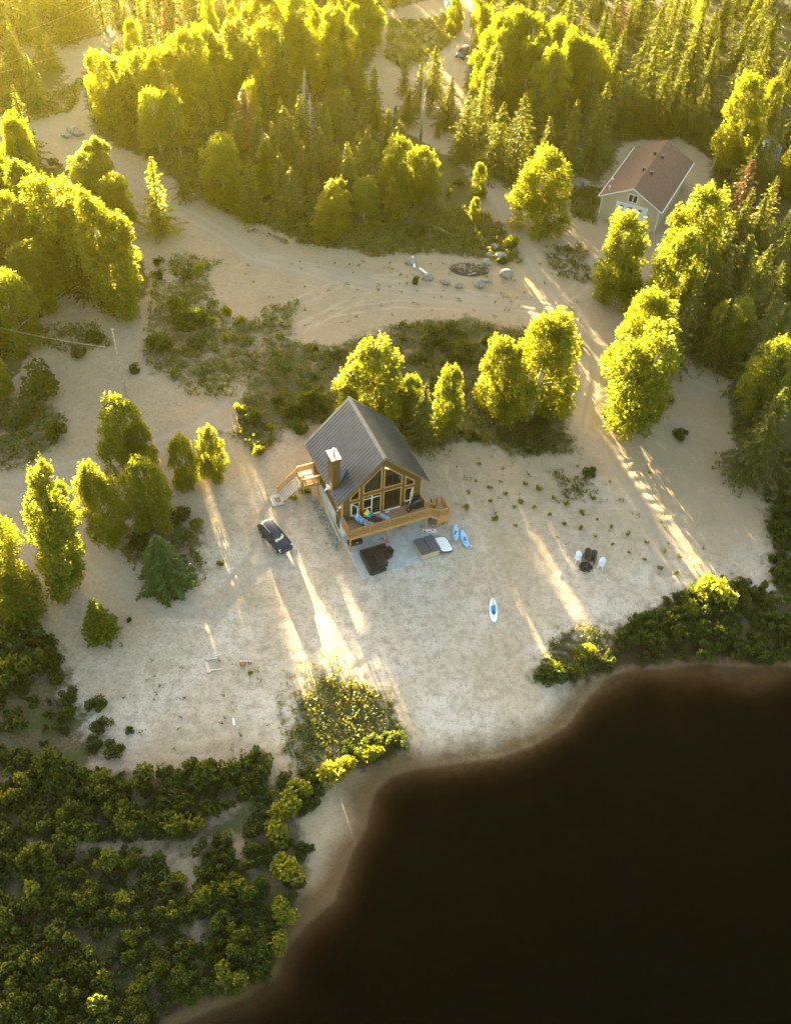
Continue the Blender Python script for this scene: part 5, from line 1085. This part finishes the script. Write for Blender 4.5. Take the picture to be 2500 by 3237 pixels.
# trees one can single out
LBL = [
 ('aspen',1160,335,1150,492,112,'rounded bright aspen standing alone between the track and the garage drive'),
 ('aspen',1325,462,1312,650,104,'broad aspen in front of the left half of the garage doors'),
 ('aspen',1484,425,1444,640,130,'tallest bright aspen, at the right front corner of the garage'),
 ('poplar',1425,500,1412,690,100,'aspen leaning out below the tall one at the right of the garage'),
 ('aspen',1360,627,1335,800,110,'upper tree of the bright pair above the sunlit bank'),
 ('multi',1398,697,1345,908,132,'lower tree of the bright pair above the sunlit bank'),
 ('aspen',1140,678,1130,890,150,'larger tree of the round bright pair beyond the right of the chalet'),
 ('aspen',1072,735,1068,885,105,'smaller left tree of the round bright pair beyond the chalet'),
 ('aspen',790,752,790,905,150,'bushy bright aspen right behind the chalet roof'),
 ('poplar',947,790,950,930,66,'slim bright aspen right of the little spruce behind the chalet'),
 ('poplar',884,800,878,900,55,'slim aspen hidden behind the little spruce near the chalet'),
 ('spruce',897,818,893,955,70,'dark little spruce between bright aspens beside the chalet roof'),
 ('birch',1622,728,1600,905,110,'dull green birch with a pale trunk at the right edge, lowest of the two birches'),
 ('birch',1588,642,1535,765,100,'leaning dull birch with a white trunk among the right spruces'),
 ('aspen',268,862,282,1005,96,'three stemmed aspen below the bare pole in the left clearing'),
 ('aspen',328,905,318,1010,50,'slim aspen attached to the three stemmed one below the bare pole'),
 ('aspen',402,938,400,1034,50,'slimmer of the two bright aspens between the left tracks'),
 ('aspen',455,914,452,1020,66,'rounder of the two bright aspens between the left tracks'),
 ('aspen',322,986,328,1120,88,'bright two topped aspen above the green spruce at the left bend'),
 ('aspen',226,1004,240,1150,92,'bright aspen left of the two topped one at the left bend'),
 ('multi',112,1022,130,1255,122,'tall bright aspen left of the left track bend'),
 ('aspen',20,1108,40,1290,110,'half cut off aspen at the left edge beside the tall bend aspen'),
 ('blue',356,1150,358,1246,92,'wide rounded green spruce in the weedy island of the left bend'),
 ('cedar',212,1282,220,1358,60,'lone little cone shaped conifer on the lower left sand'),
 ('cedar',42,1228,45,1330,75,'dark conifer below the cut off aspen at the left edge'),
 ('larch',330,336,342,498,68,'lone shaggy yellow larch beside the upper sand track'),
 ('multi',240,442,256,672,125,'big bright two topped poplar at the edge of the left sand clearing'),
 ('poplar',284,486,280,615,42,'bright poplar on the right flank of the big two topped one'),
 ('multi',150,392,165,605,130,'bright poplar behind the big two topped one at the left'),
 ('aspen',30,600,38,745,95,'dull olive aspen above the blue tarpaulin'),
 ('poplar',5,712,8,848,60,'narrow aspen cut by the left edge below the tarpaulin'),
 ('birch',330,192,345,335,78,'birch with a clear white trunk in front of the upper left aspens'),
 ('birch',384,196,388,335,44,'smaller birch right of the white trunked one at the upper left'),
 ('poplar',226,108,246,275,56,'leftmost bright aspen where the gravel road meets the wood'),
 ('aspen',475,292,480,425,80,'small bright aspen at the lower edge of the middle wood, below the pale brown spruce'),
 ('cedar',572,288,575,410,62,'plain green conical tree in the front of the middle wood'),
 ('cedar',505,380,505,452,38,'left of two small conifers at the clearing edge'), ('cedar',536,402,536,468,38,'right of two small conifers at the clearing edge'),
 ('aspen',846,305,850,430,78,'olive aspen at the front right of the middle wood'),
 ('aspen',912,318,910,428,66,'large pale lit aspen at the right corner of the middle wood'),
 ('poplar',1017,350,1020,425,32,'small bushy aspen beside the bend of the right track'), ('poplar',1012,424,1013,474,26,'smallest aspen, just below the bushy one by the right track'),
 ('multi',700,395,694,505,82,'yellow lit young aspens at the clearing edge of the middle wood'), ('birch',772,380,775,470,60,'young birch at the right end of the clearing edge'),
 ('dead',892,182,896,300,34,'thin bare dead spruce beside the slim grey pole'), ('brown',530,190,528,345,70,'pale brown dying spruce in the middle wood'),
 ('red',388,100,395,265,30,'rusty red dead spruce among the upper left aspens'), ('dead',660,195,664,330,40,'bare dead spruce left of centre in the middle wood'), ('dead',640,140,646,290,40,'bare dead spruce behind the middle wood front'),
 ('aspen',1585,175,1560,375,98,'bright yellow aspen behind the garage among dark spruces'), ('brown',1592,345,1560,500,66,'brown dying spruce right of the garage'),
 ('spruce',603,60,603,240,56,'tall hazy spruce standing against the bright top aspens'),
 ('poplar',960,-5,970,70,30,'small tree by the top of the gravel lane'),
]
for k_, x, y, bx, by, w_, lb in LBL: tree(k_, x, y, bx, by, None, w_, lb)
# groups seen as rows: aspens at the top and left, spruces by their tips
ROWA = [(60,250),(100,245),(140,290),(20,240),(175,300),(195,335),(235,375),(45,330),(130,400),(20,420),(70,420),(60,520),(20,520),(210,420)]
for x, y in ROWA: tree('multi' if rt.random() < .4 else 'aspen', x, y, h=rt.uniform(9.5, 12.5), w=rt.uniform(62, 92))
ROWB = [(255,110),(295,112),(340,108),(180,150),(430,50),(480,62),(410,75),(560,-10),(640,-5),(740,-20),(780,-10),(650,40),(560,60),(790,30),(700,20)]
for x, y in ROWB: tree('aspen' if rt.random() < .7 else 'multi', x, y, h=rt.uniform(12.5, 15.5), w=rt.uniform(80, 115))
ROWC = [(1030,-10),(1060,30),(1100,25),(1150,42),(1190,50),(1235,85),(1260,100),(1080,75),(1130,90),(1035,70),(1180,110)]
for x, y in ROWC: tree('aspen', x, y, h=rt.uniform(12, 15), w=rt.uniform(75, 105))
SPT = [(500,30),(530,60),(600,90),(685,60),(735,50),(720,120),(270,150),(300,190),(350,210),(30,300),(75,360),(15,400),(110,470),(520,110),(640,200),(580,260),(620,260),(690,220),(740,180),(470,270),(430,310),(380,330),(70,25),(55,115),(20,45),(100,70),(8,20),(605,225),(625,135),(765,80),(715,85),(800,135),(830,230),(780,275),(745,300),(735,320),(855,255),(935,252),(930,95),(960,165),(1035,160),(1065,92),(1070,215),(1000,195),(680,270),(640,300),(600,330),(530,330),(545,250),(460,150),(440,190),(500,240),(415,230),(560,160),(590,120),(700,180),(865,120),(900,130),(870,190),(985,250),(1165,100),(1150,170),(1120,200),(1180,250),(1210,190),(1235,215),(1262,150),(1295,178),(1340,175),(1420,142),(1398,190),(1450,165),(1475,200),(1510,180),(1380,230),(1410,250),(1330,60),(1290,30),(1370,90),(1410,20),(1450,60),(1500,40),(1540,90),(1470,110),(1530,20),(1600,30),(1640,90),(1660,20),(1590,110),(1620,160),(1660,200),(1680,120),(1250,20),(1220,-20),(1320,-15),(1440,-30),(1560,-20),(1640,-20),(1620,290),(1650,300),(1670,380),(1600,400),(1640,420),(1560,460),(1600,500),(1640,520),(1670,560),(1560,550),(1520,520),(1610,590),(1650,640),(1500,600),(1560,640),(1640,700),(1680,760),(1670,830),(1650,880),(1680,640),(1480,640),(1520,560),(1685,470)]
for x, y in SPT: tree('spruce', x, y, h=(rt.uniform(8, 11.5) if x < 1000 else rt.uniform(9.5, 14)) if y < 500 else rt.uniform(9, 12.5))
# fill the woods behind them
def fill(poly, n, kinds, dmin, hr, seed):
    r_ = np.random.default_rng(seed); pl = polyD(poly, 1.); lo = pl.min(0); hi = pl.max(0); done = 0; pts = [t_[2][:2] for t_ in TREES]
    avoid = [polyD(a_, 1.) for a_ in ([(1265,470),(1275,400),(1440,290),(1510,340),(1410,520)],)]
    rd = [(polyD(a_, .8), w_) for a_, w_ in ROADS]
    for _ in range(n*40):
        if done >= n: break
        q = lo+(hi-lo)*r_.random(2)
        if not inside(pl, q[0:1], q[1:2])[0]: continue
        if min((p_[0]-q[0])**2+(p_[1]-q[1])**2 for p_ in pts) < dmin**2: continue
        if any(inside(a_, q[0:1], q[1:2])[0] for a_ in avoid) or any(linedist(a_, q[0:1], q[1:2])[0] < w_*.5+1.6 for a_, w_ in rd): continue
        z = float(T(q[0], q[1])); sx, sy, _k = proj((q[0], q[1], z)); _x, ty, _k = proj((q[0], q[1], z+12))
        if ty > 3237 or sx < -260 or sx > 2800 or sy < -60-0: 
            if sy < -60 and ty < -80: continue
            if sx < -260 or sx > 2800: continue
        u_ = r_.random(); kd = 'spruce'
        if blocks(np.array([q[0], q[1], z]), hr[1], 1.6, True) or hides((q[0], q[1], z), hr[1], 1.8, True): continue
        for k_, pr_ in kinds:
            if u_ < pr_: kd = k_; break
            u_ -= pr_
        tree(kd, sx/D2S, ty/D2S, sx/D2S, sy/D2S, None, None)
        tt, k2, p_, h_, _l = TREES.pop(); f_ = r_.uniform(*hr)/12; tt.scale = [v_*f_ for v_ in tt.scale]; TREES.append((tt, k2, p_, h_*f_, False))
        pts.append(p_[:2]); done += 1
fill(FOREST_MID, 112, (('aspen', .07), ('birch', .1), ('poplar', .06), ('brown', .06), ('cedar', .1)), 4.2, (5.5, 11), 1)
fill(FOREST_RIGHT, 86, (('aspen', .06), ('birch', .06), ('brown', .05)), 4.7, (7, 13.5), 2)
fill(FOREST_MID, 80, (('cedar', .2), ('birch', .12)), 2.9, (3.5, 7), 6)
fill(FOREST_RIGHT, 40, (('cedar', .15), ('birch', .1)), 3., (4, 8), 7)
fill(FOREST_TL, 10, (('aspen', .2),), 4., (8, 12), 3); fill(FOREST_TL2, 24, (), 5., (12, 16), 4); fill(FOREST_L, 22, (('aspen', .45), ('poplar', .25)), 4.2, (9, 13), 5)
# ---------------------------------------------------------------- shrubs one can single out
def shrub(label, x, y, wpx, kind='s', hs=1., src=False, group=None, nm='shrub'):
    p = G(x, y) if src else GD(x, y); k_ = proj(p)[2]; r_ = wpx*(1 if src else D2S)*k_/FPX/2
    L_ = {'s': SHRUB, 'y': YELLOW_SUNLIT, 'm': SMALL}[kind]; return putthing(nm, L_[rt.randrange(len(L_))], ('stem', 'foliage'), p, rt.random()*6.28, (r_, r_, r_*hs), label, 'shrub', group)
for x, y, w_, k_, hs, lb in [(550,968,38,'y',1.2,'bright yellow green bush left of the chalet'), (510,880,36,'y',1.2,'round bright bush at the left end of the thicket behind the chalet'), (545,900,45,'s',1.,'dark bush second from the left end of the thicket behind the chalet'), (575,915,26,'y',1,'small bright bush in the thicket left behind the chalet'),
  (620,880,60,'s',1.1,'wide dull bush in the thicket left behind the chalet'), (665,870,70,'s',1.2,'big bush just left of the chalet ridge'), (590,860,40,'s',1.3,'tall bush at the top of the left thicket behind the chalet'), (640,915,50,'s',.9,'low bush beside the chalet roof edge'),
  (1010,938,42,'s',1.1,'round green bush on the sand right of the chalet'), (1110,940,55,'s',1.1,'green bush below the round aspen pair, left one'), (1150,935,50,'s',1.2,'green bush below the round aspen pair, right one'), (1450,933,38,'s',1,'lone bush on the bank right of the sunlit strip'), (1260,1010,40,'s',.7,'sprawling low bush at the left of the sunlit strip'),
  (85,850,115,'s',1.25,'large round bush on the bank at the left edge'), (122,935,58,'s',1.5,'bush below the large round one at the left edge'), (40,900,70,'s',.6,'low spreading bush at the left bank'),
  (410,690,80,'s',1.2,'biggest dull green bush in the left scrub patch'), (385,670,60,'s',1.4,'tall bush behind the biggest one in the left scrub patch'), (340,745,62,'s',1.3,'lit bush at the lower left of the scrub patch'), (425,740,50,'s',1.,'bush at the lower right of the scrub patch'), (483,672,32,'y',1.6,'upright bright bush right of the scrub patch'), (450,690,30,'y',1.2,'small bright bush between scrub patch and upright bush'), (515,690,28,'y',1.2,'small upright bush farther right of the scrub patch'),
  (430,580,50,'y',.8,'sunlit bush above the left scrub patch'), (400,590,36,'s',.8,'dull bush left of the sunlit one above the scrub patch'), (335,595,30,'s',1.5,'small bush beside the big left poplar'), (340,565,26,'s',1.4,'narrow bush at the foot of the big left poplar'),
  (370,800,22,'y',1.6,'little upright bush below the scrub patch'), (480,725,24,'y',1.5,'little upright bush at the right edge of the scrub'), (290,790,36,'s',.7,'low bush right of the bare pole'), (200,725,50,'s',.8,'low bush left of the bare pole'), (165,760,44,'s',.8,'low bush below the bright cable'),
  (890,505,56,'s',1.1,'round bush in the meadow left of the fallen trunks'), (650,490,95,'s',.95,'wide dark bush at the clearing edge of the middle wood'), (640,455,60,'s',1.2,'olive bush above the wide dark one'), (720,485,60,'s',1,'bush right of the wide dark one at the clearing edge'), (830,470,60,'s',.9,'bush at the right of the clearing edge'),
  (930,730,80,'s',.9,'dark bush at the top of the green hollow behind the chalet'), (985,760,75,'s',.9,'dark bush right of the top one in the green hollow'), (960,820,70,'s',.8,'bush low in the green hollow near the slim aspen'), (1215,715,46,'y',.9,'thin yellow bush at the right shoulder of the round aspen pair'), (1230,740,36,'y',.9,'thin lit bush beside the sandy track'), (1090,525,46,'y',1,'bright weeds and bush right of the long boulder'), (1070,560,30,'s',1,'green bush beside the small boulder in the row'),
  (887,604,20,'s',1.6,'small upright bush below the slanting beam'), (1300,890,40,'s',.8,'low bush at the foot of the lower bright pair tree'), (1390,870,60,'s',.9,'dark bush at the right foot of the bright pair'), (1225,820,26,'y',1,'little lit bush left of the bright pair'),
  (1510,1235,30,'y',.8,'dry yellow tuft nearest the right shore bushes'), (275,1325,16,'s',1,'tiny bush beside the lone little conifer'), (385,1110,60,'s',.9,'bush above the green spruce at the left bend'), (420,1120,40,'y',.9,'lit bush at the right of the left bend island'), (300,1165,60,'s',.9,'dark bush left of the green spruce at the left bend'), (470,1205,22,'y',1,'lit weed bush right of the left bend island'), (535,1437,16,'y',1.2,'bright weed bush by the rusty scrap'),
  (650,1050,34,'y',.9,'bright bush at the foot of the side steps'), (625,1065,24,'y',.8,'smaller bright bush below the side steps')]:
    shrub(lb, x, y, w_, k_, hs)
for x, y, w_, k_, hs, lb in [(270,1930,66,'y',1.2,'upper sunlit bush of the yellow line deep in the lower left thicket'), (282,2000,56,'y',1.2,'middle sunlit bush of the yellow line deep in the lower left thicket'), (300,2110,64,'y',1.1,'lowest sunlit bush of the yellow line deep in the lower left thicket'), (385,1885,46,'y',1.2,'sunlit bush at the edge of the bare gap in the lower left thicket'), (392,1945,42,'y',1.1,'small sunlit bush below the bare gap in the lower left thicket'), (92,1845,46,'y',1.2,'sunlit bush alone at the far left of the thicket'), (115,1890,40,'y',1.1,'smaller sunlit bush at the far left of the thicket'), (382,2085,66,'y',1.,'sunlit bush near the dark water at the bottom of the thicket'), (10,1960,60,'y',1.3,'sunlit bush cut by the left edge of the thicket'),  # sunlight put into the brighter leaf colour, even out of the sun
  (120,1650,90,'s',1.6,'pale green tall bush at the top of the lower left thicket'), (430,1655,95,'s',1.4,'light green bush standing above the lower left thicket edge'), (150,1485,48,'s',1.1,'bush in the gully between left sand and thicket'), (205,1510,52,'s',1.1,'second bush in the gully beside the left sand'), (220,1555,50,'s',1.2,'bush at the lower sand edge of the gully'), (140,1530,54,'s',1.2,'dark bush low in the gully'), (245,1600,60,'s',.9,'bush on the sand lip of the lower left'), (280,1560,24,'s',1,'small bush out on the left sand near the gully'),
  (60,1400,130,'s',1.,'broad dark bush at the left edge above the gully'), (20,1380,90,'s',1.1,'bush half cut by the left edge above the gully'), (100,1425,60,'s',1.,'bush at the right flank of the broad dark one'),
  (640,1690,73,'y',1.1,'sunlit bush at the shore end of the weed patch'), (690,1665,75,'y',1.1,'sunlit round bush on the shore, third from the beach'), (735,1640,69,'y',1.1,'sunlit round bush on the shore, second from the beach'), (790,1610,62,'y',1,'sunlit bush on the shore nearest the beach'), (845,1580,56,'s',1,'dark bush at the beach end of the shore row'),  # shore and spit bushes called sunlit carry painted sunshine in their leaves
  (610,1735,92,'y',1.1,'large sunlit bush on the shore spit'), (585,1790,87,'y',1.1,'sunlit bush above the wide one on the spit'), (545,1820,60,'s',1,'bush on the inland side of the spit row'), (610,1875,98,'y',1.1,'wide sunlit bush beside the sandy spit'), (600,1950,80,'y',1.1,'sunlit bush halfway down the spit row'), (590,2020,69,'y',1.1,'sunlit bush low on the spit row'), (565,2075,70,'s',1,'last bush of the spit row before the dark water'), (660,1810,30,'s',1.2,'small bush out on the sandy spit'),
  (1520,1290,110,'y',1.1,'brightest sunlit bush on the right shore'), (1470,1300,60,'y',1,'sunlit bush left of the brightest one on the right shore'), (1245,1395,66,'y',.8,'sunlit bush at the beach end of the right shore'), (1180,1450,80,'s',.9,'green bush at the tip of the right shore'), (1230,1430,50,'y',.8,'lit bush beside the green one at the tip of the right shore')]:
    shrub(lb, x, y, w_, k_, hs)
S7 = 1100/1687.
ROWPL = [(175,258),(162,342),(123,397),(225,370),(300,405),(228,437),(368,440),(120,475),(397,358),(345,462),(437,470),(460,385),(250,525),(533,425),(515,507),(350,557),(590,452),(680,497),(583,546),(742,525),(660,572),(720,430),(818,565),(735,612),(818,645),(895,600),(900,685),(985,640),(975,720),(1067,680),(1138,708),(1050,765),(1128,797),(1208,753),(1205,845),(1000,300)]
words_ = ['leftmost', 'second', 'third', 'fourth', 'fifth', 'sixth', 'seventh', 'eighth', 'ninth', 'tenth', 'eleventh', 'twelfth', 'thirteenth', 'fourteenth', 'fifteenth', 'sixteenth', 'seventeenth', 'eighteenth', 'nineteenth', 'twentieth', 'twenty-first', 'twenty-second', 'twenty-third', 'twenty-fourth', 'twenty-fifth', 'twenty-sixth', 'twenty-seventh', 'twenty-eighth', 'twenty-ninth', 'thirtieth', 'thirty-first', 'thirty-second', 'thirty-third', 'thirty-fourth', 'thirty-fifth', 'thirty-sixth', 'thirty-seventh', 'thirty-eighth', 'thirty-ninth', 'fortieth', 'forty-first', 'forty-second', 'forty-third', 'forty-fourth', 'forty-fifth', 'forty-sixth', 'forty-seventh', 'forty-eighth', 'forty-ninth', 'fiftieth']
def ordinal(i): return words_[i] if i == 0 else words_[i]+' from the left'
bands = [[], [], []]
for x, y in ROWPL: bands[0 if y < 450 else 1 if y < 600 else 2].append((x, y))
for bn, nm in zip(bands, ('in the upper seedling row on the beach', 'in the middle seedling row above the fire pit', 'in the low seedling row beside the fire pit')):
    for i, (x, y) in enumerate(sorted(bn)):
        shrub((f'leftmost small bush {nm}' if i == 0 else f'{words_[i]} small bush from the left {nm}'), 1400+x*S7, 1300+y*S7, rt.uniform(14, 30), 'm', rt.uniform(.6, 1.2), True, 'seedling bushes on the beach', 'seedling_bush')
# ---------------------------------------------------------------- masses nobody could count
def scatter(name, label, polys, n, srcs, rr, seed, hs=(.8, 1.2), keep=None, mt=None, z=0., cat='thicket'):
    r_ = np.random.default_rng(seed); Vs = []; Fs = []; k0 = 0; A = []
    for pl in polys: p = polyD(pl, z); A.append((p, abs(np.sum(p[:, 0]*np.roll(p[:, 1], 1)-p[:, 1]*np.roll(p[:, 0], 1)))/2))
    tot = sum(a for _, a in A)
    for p, a in A:
        m_ = int(n*a/tot)+1; lo = p.min(0); hi = p.max(0); c = 0; tries = 0
        while c < m_ and tries < m_*30:
            tries += 1; q = lo+(hi-lo)*r_.random(2)
            if not inside(p, q[0:1], q[1:2])[0]: continue
            if inside(WPOLY, q[0:1], q[1:2])[0]: continue
            if keep and not keep(q): continue
            V, F = srcs[r_.integers(len(srcs))]; s_ = r_.uniform(*rr); an = r_.random()*6.28
            W = V*np.array([s_, s_, s_*r_.uniform(*hs)]); W = np.stack([W[:, 0]*math.cos(an)-W[:, 1]*math.sin(an)+q[0], W[:, 0]*math.sin(an)+W[:, 1]*math.cos(an)+q[1], W[:, 2]+float(T(q[0], q[1]))], 1)
            Vs.append(W); Fs.append(F+k0); k0 += len(V); c += 1
    o_ = fmesh(name, np.vstack(Vs), np.vstack(Fs), [mt]); return tag(o_, label, cat, kind='stuff')
def arr(me):
    V = np.zeros(len(me.vertices)*3, np.float32); me.vertices.foreach_get('co', V); F = np.zeros(len(me.loops), np.int32); me.loops.foreach_get('vertex_index', F); return V.reshape(-1, 3), F.reshape(-1, 4)
SA = [arr(s_[1]) for s_ in SHRUB]; SMA = [arr(s_[1]) for s_ in SMALL]
def weedsrc(seed, n, sp, ls):
    global rng
    rng = np.random.default_rng(seed); c = np.stack([rng.normal(size=n)*sp, rng.normal(size=n)*sp, .05+np.abs(rng.normal(size=n))*.14], 1); return leafquads(c, ls*(.6+.8*rng.random(n)), .8, .6)
WS = [weedsrc(500+i, 14, .16, .085) for i in range(5)]; DS = [weedsrc(520+i, 7, .14, .11) for i in range(4)]
scatter('shrub_thicket', 'dark green alder thicket along the lower left bank', THICK[:3]+THICK[4:5], 1150, SMA+SMA+SA[:1], (.3, 1.05), 1, (.6, 1.5), None, 'leaf_shrub', -.5)
scatter('shrub_thicket', 'paler willow clumps mixed through the lower left thicket', THICK[:3]+THICK[4:5], 190, SMA+SA[:2], (.4, 1.4), 21, (.8, 2.), None, 'leaf_willow', -.5)
scatter('shrub_thicket', 'scattered shrubs on the dark soil of the left gully', [WEEDY[2]], 46, SA+SMA, (.4, 1.2), 22, (.7, 1.2), None, 'leaf_shrub', -.5)
scatter('shrub_thicket', 'dark green thicket along the right shore', [THICK[5], VEG[10]], 380, SMA+SA[:1], (.35, 1.15), 2, (.8, 1.2), None, 'leaf_shrub', -.5)
scatter('shrub_thicket', 'low shrubs filling the shore row of the spit', [THICK[3]], 46, SA, (.5, 1.2), 3, (.7, 1.1), None, 'leaf_shrub', -.5)
scatter('undergrowth', 'low bushes under the trees of the wood', [FOREST_MID, FOREST_RIGHT, FOREST_L, FOREST_TL, VEG[2]], 800, SMA, (.6, 1.7), 4, (.6, 1.1), lambda q: min(linedist(polyD(a_, .8), q[0:1], q[1:2])[0]-w_*.5 for a_, w_ in ROADS[:3]) > 1.5, 'leaf_shrub', 1.1)
scatter('undergrowth', 'small bushes filling the green hollow behind the chalet', [VEG[2]], 70, SA, (.5, 1.25), 24, (.6, 1.), None, 'leaf_shrub', .8)
scatter('weeds', 'low green weeds over the scrubby ground', VEG, 5200, WS, (.7, 2.0), 5, (.7, 1.4), None, 'weed', .8)
scatter('weeds', 'yellow seedlings scattered over the dark weed patch by the shore', [[(620,1560),(640,1500),(690,1445),(760,1460),(830,1500),(872,1585),(760,1600),(640,1655)], [(600,1430),(720,1400),(800,1470),(870,1580),(760,1610),(620,1660),(590,1560)]]+WEEDY[1:2]+WEEDY[3:5], 800, DS, (.5, 1.3), 6, (.5, 1.), None, 'drybush', -.3)
scatter('weeds', 'sparse weed tufts dotted over the open sand', [[(330,560),(1250,560),(1250,700),(640,700),(470,560)], [(940,960),(1230,960),(1640,1240),(1480,1250),(1290,1180),(980,1100)], [(200,1360),(640,1420),(600,1600),(300,1620)], [(560,1000),(640,1000),(720,1160),(700,1240),(640,1060)], [(480,690),(650,690),(640,820),(500,860)]], 230, WS, (.5, 1.2), 7, (.7, 1.4), None, 'weed', .5)
scatter('weeds', 'low green and brown growth in the weed patch by the shore', WEEDY[:2], 700, WS, (.6, 1.6), 26, (.4, .9), None, 'weed', -.3)
scatter('grass', 'grass and weeds over the upper clearing', [[(830,40),(905,40),(985,20),(985,60),(940,110),(870,150),(820,120)], [(130,180),(180,170),(160,230),(60,260),(60,235)], VEG[0], VEG[6]], 2600, WS, (.8, 2.2), 8, (.7, 1.3), None, 'weed', 1.1)
SPA = [arr(s_[1]) for s_ in SPRUCE]
scatter('unseen_shade_wood', 'unseen spruce wood added to shade the top road and lot', [[(-900,-70),(420,-70),(560,-420),(-1300,-420)], [(420,-70),(780,-75),(1000,-140),(2200,-120),(2400,-380),(480,-400)]], 150, SPA, (1.2, 1.5), 11, (.95, 1.1), lambda q: blocks(np.array([q[0], q[1], .8]), 14.5, 1.8, True) == 0, 'leaf_spruce', 1., 'wood')  # spruces out of view, added to keep sun off the road and lot
# ---------------------------------------------------------------- labels of the forest trees: kind, wood, row, place along the row
KW = dict(spruce='dark spruce', aspen='bright aspen', multi='bright forked aspen', brown='browning spruce', poplar='slim aspen', birch='birch', cedar='conifer', dead='dead spruce', red='rusty spruce', blue='blue spruce', larch='larch')
cells = {}
for tt, kd, p, h_, done in TREES:
    if done: continue
    sx, sy, _k = proj(p); X_, Y_ = sx/D2S, sy/D2S
    if Y_ > 500 and X_ > 1300: wood = 'right hand slope wood'; row = 'top' if Y_ < 640 else 'upper middle' if Y_ < 740 else 'lower middle' if Y_ < 840 else 'bottom'
    elif X_ > 1000: wood = 'wood around the garage'; row = next(n_ for l_, n_ in ((40, 'farthest'), (110, 'second farthest'), (170, 'third farthest'), (230, 'fourth farthest'), (290, 'fifth farthest'), (350, 'sixth farthest'), (420, 'second nearest'), (9999, 'nearest')) if Y_ < l_)
    elif X_ < 330 and Y_ > 290: wood = 'birch stand at the left edge'; row = next(n_ for l_, n_ in ((400, 'farthest'), (480, 'second'), (560, 'third'), (640, 'fourth'), (9999, 'nearest')) if Y_ < l_)
    elif X_ < 240: wood = 'top left corner wood'; row = next(n_ for l_, n_ in ((60, 'farthest'), (150, 'middle'), (9999, 'nearest')) if Y_ < l_)
    else: wood = 'middle wood'; row = next(n_ for l_, n_ in ((40, 'farthest'), (100, 'second farthest'), (150, 'third farthest'), (200, 'fourth farthest'), (250, 'fifth farthest'), (300, 'sixth farthest'), (350, 'fourth nearest'), (400, 'third nearest'), (450, 'second nearest'), (9999, 'nearest')) if Y_ < l_)
    cells.setdefault((wood, row, kd), []).append((X_, tt))
for (wood, row, kd), L_ in cells.items():
    L_.sort(key=lambda q: q[0])
    for i, (x, tt) in enumerate(L_):
        tt['label'] = (f'only {KW[kd]} in the {row} row of the {wood}' if len(L_) == 1 else (f'leftmost {KW[kd]}' if i == 0 else f'{words_[i]} {KW[kd]} from the left')+f', {row} row, {wood}'); tt['group'] = f'{KW[kd]}s of the woods'
# ---------------------------------------------------------------- haze: thin golden evening air
hz = MB().box(-860, 860, -860, 960, -11, 84)
m, t, b, o = newmat('evening haze'); t.nodes.remove(b)
pv = N(t, 'ShaderNodeVolumePrincipled'); pv.inputs['Density'].default_value = .00011; pv.inputs['Anisotropy'].default_value = .885; pv.inputs['Color'].default_value = (1., .9, .12, 1)
t.links.new(pv.outputs[0], o.inputs['Volume']); MAT['haze'] = m
tag(hz.build('haze', 'haze'), kind='stuff')
bpy.context.view_layer.update()
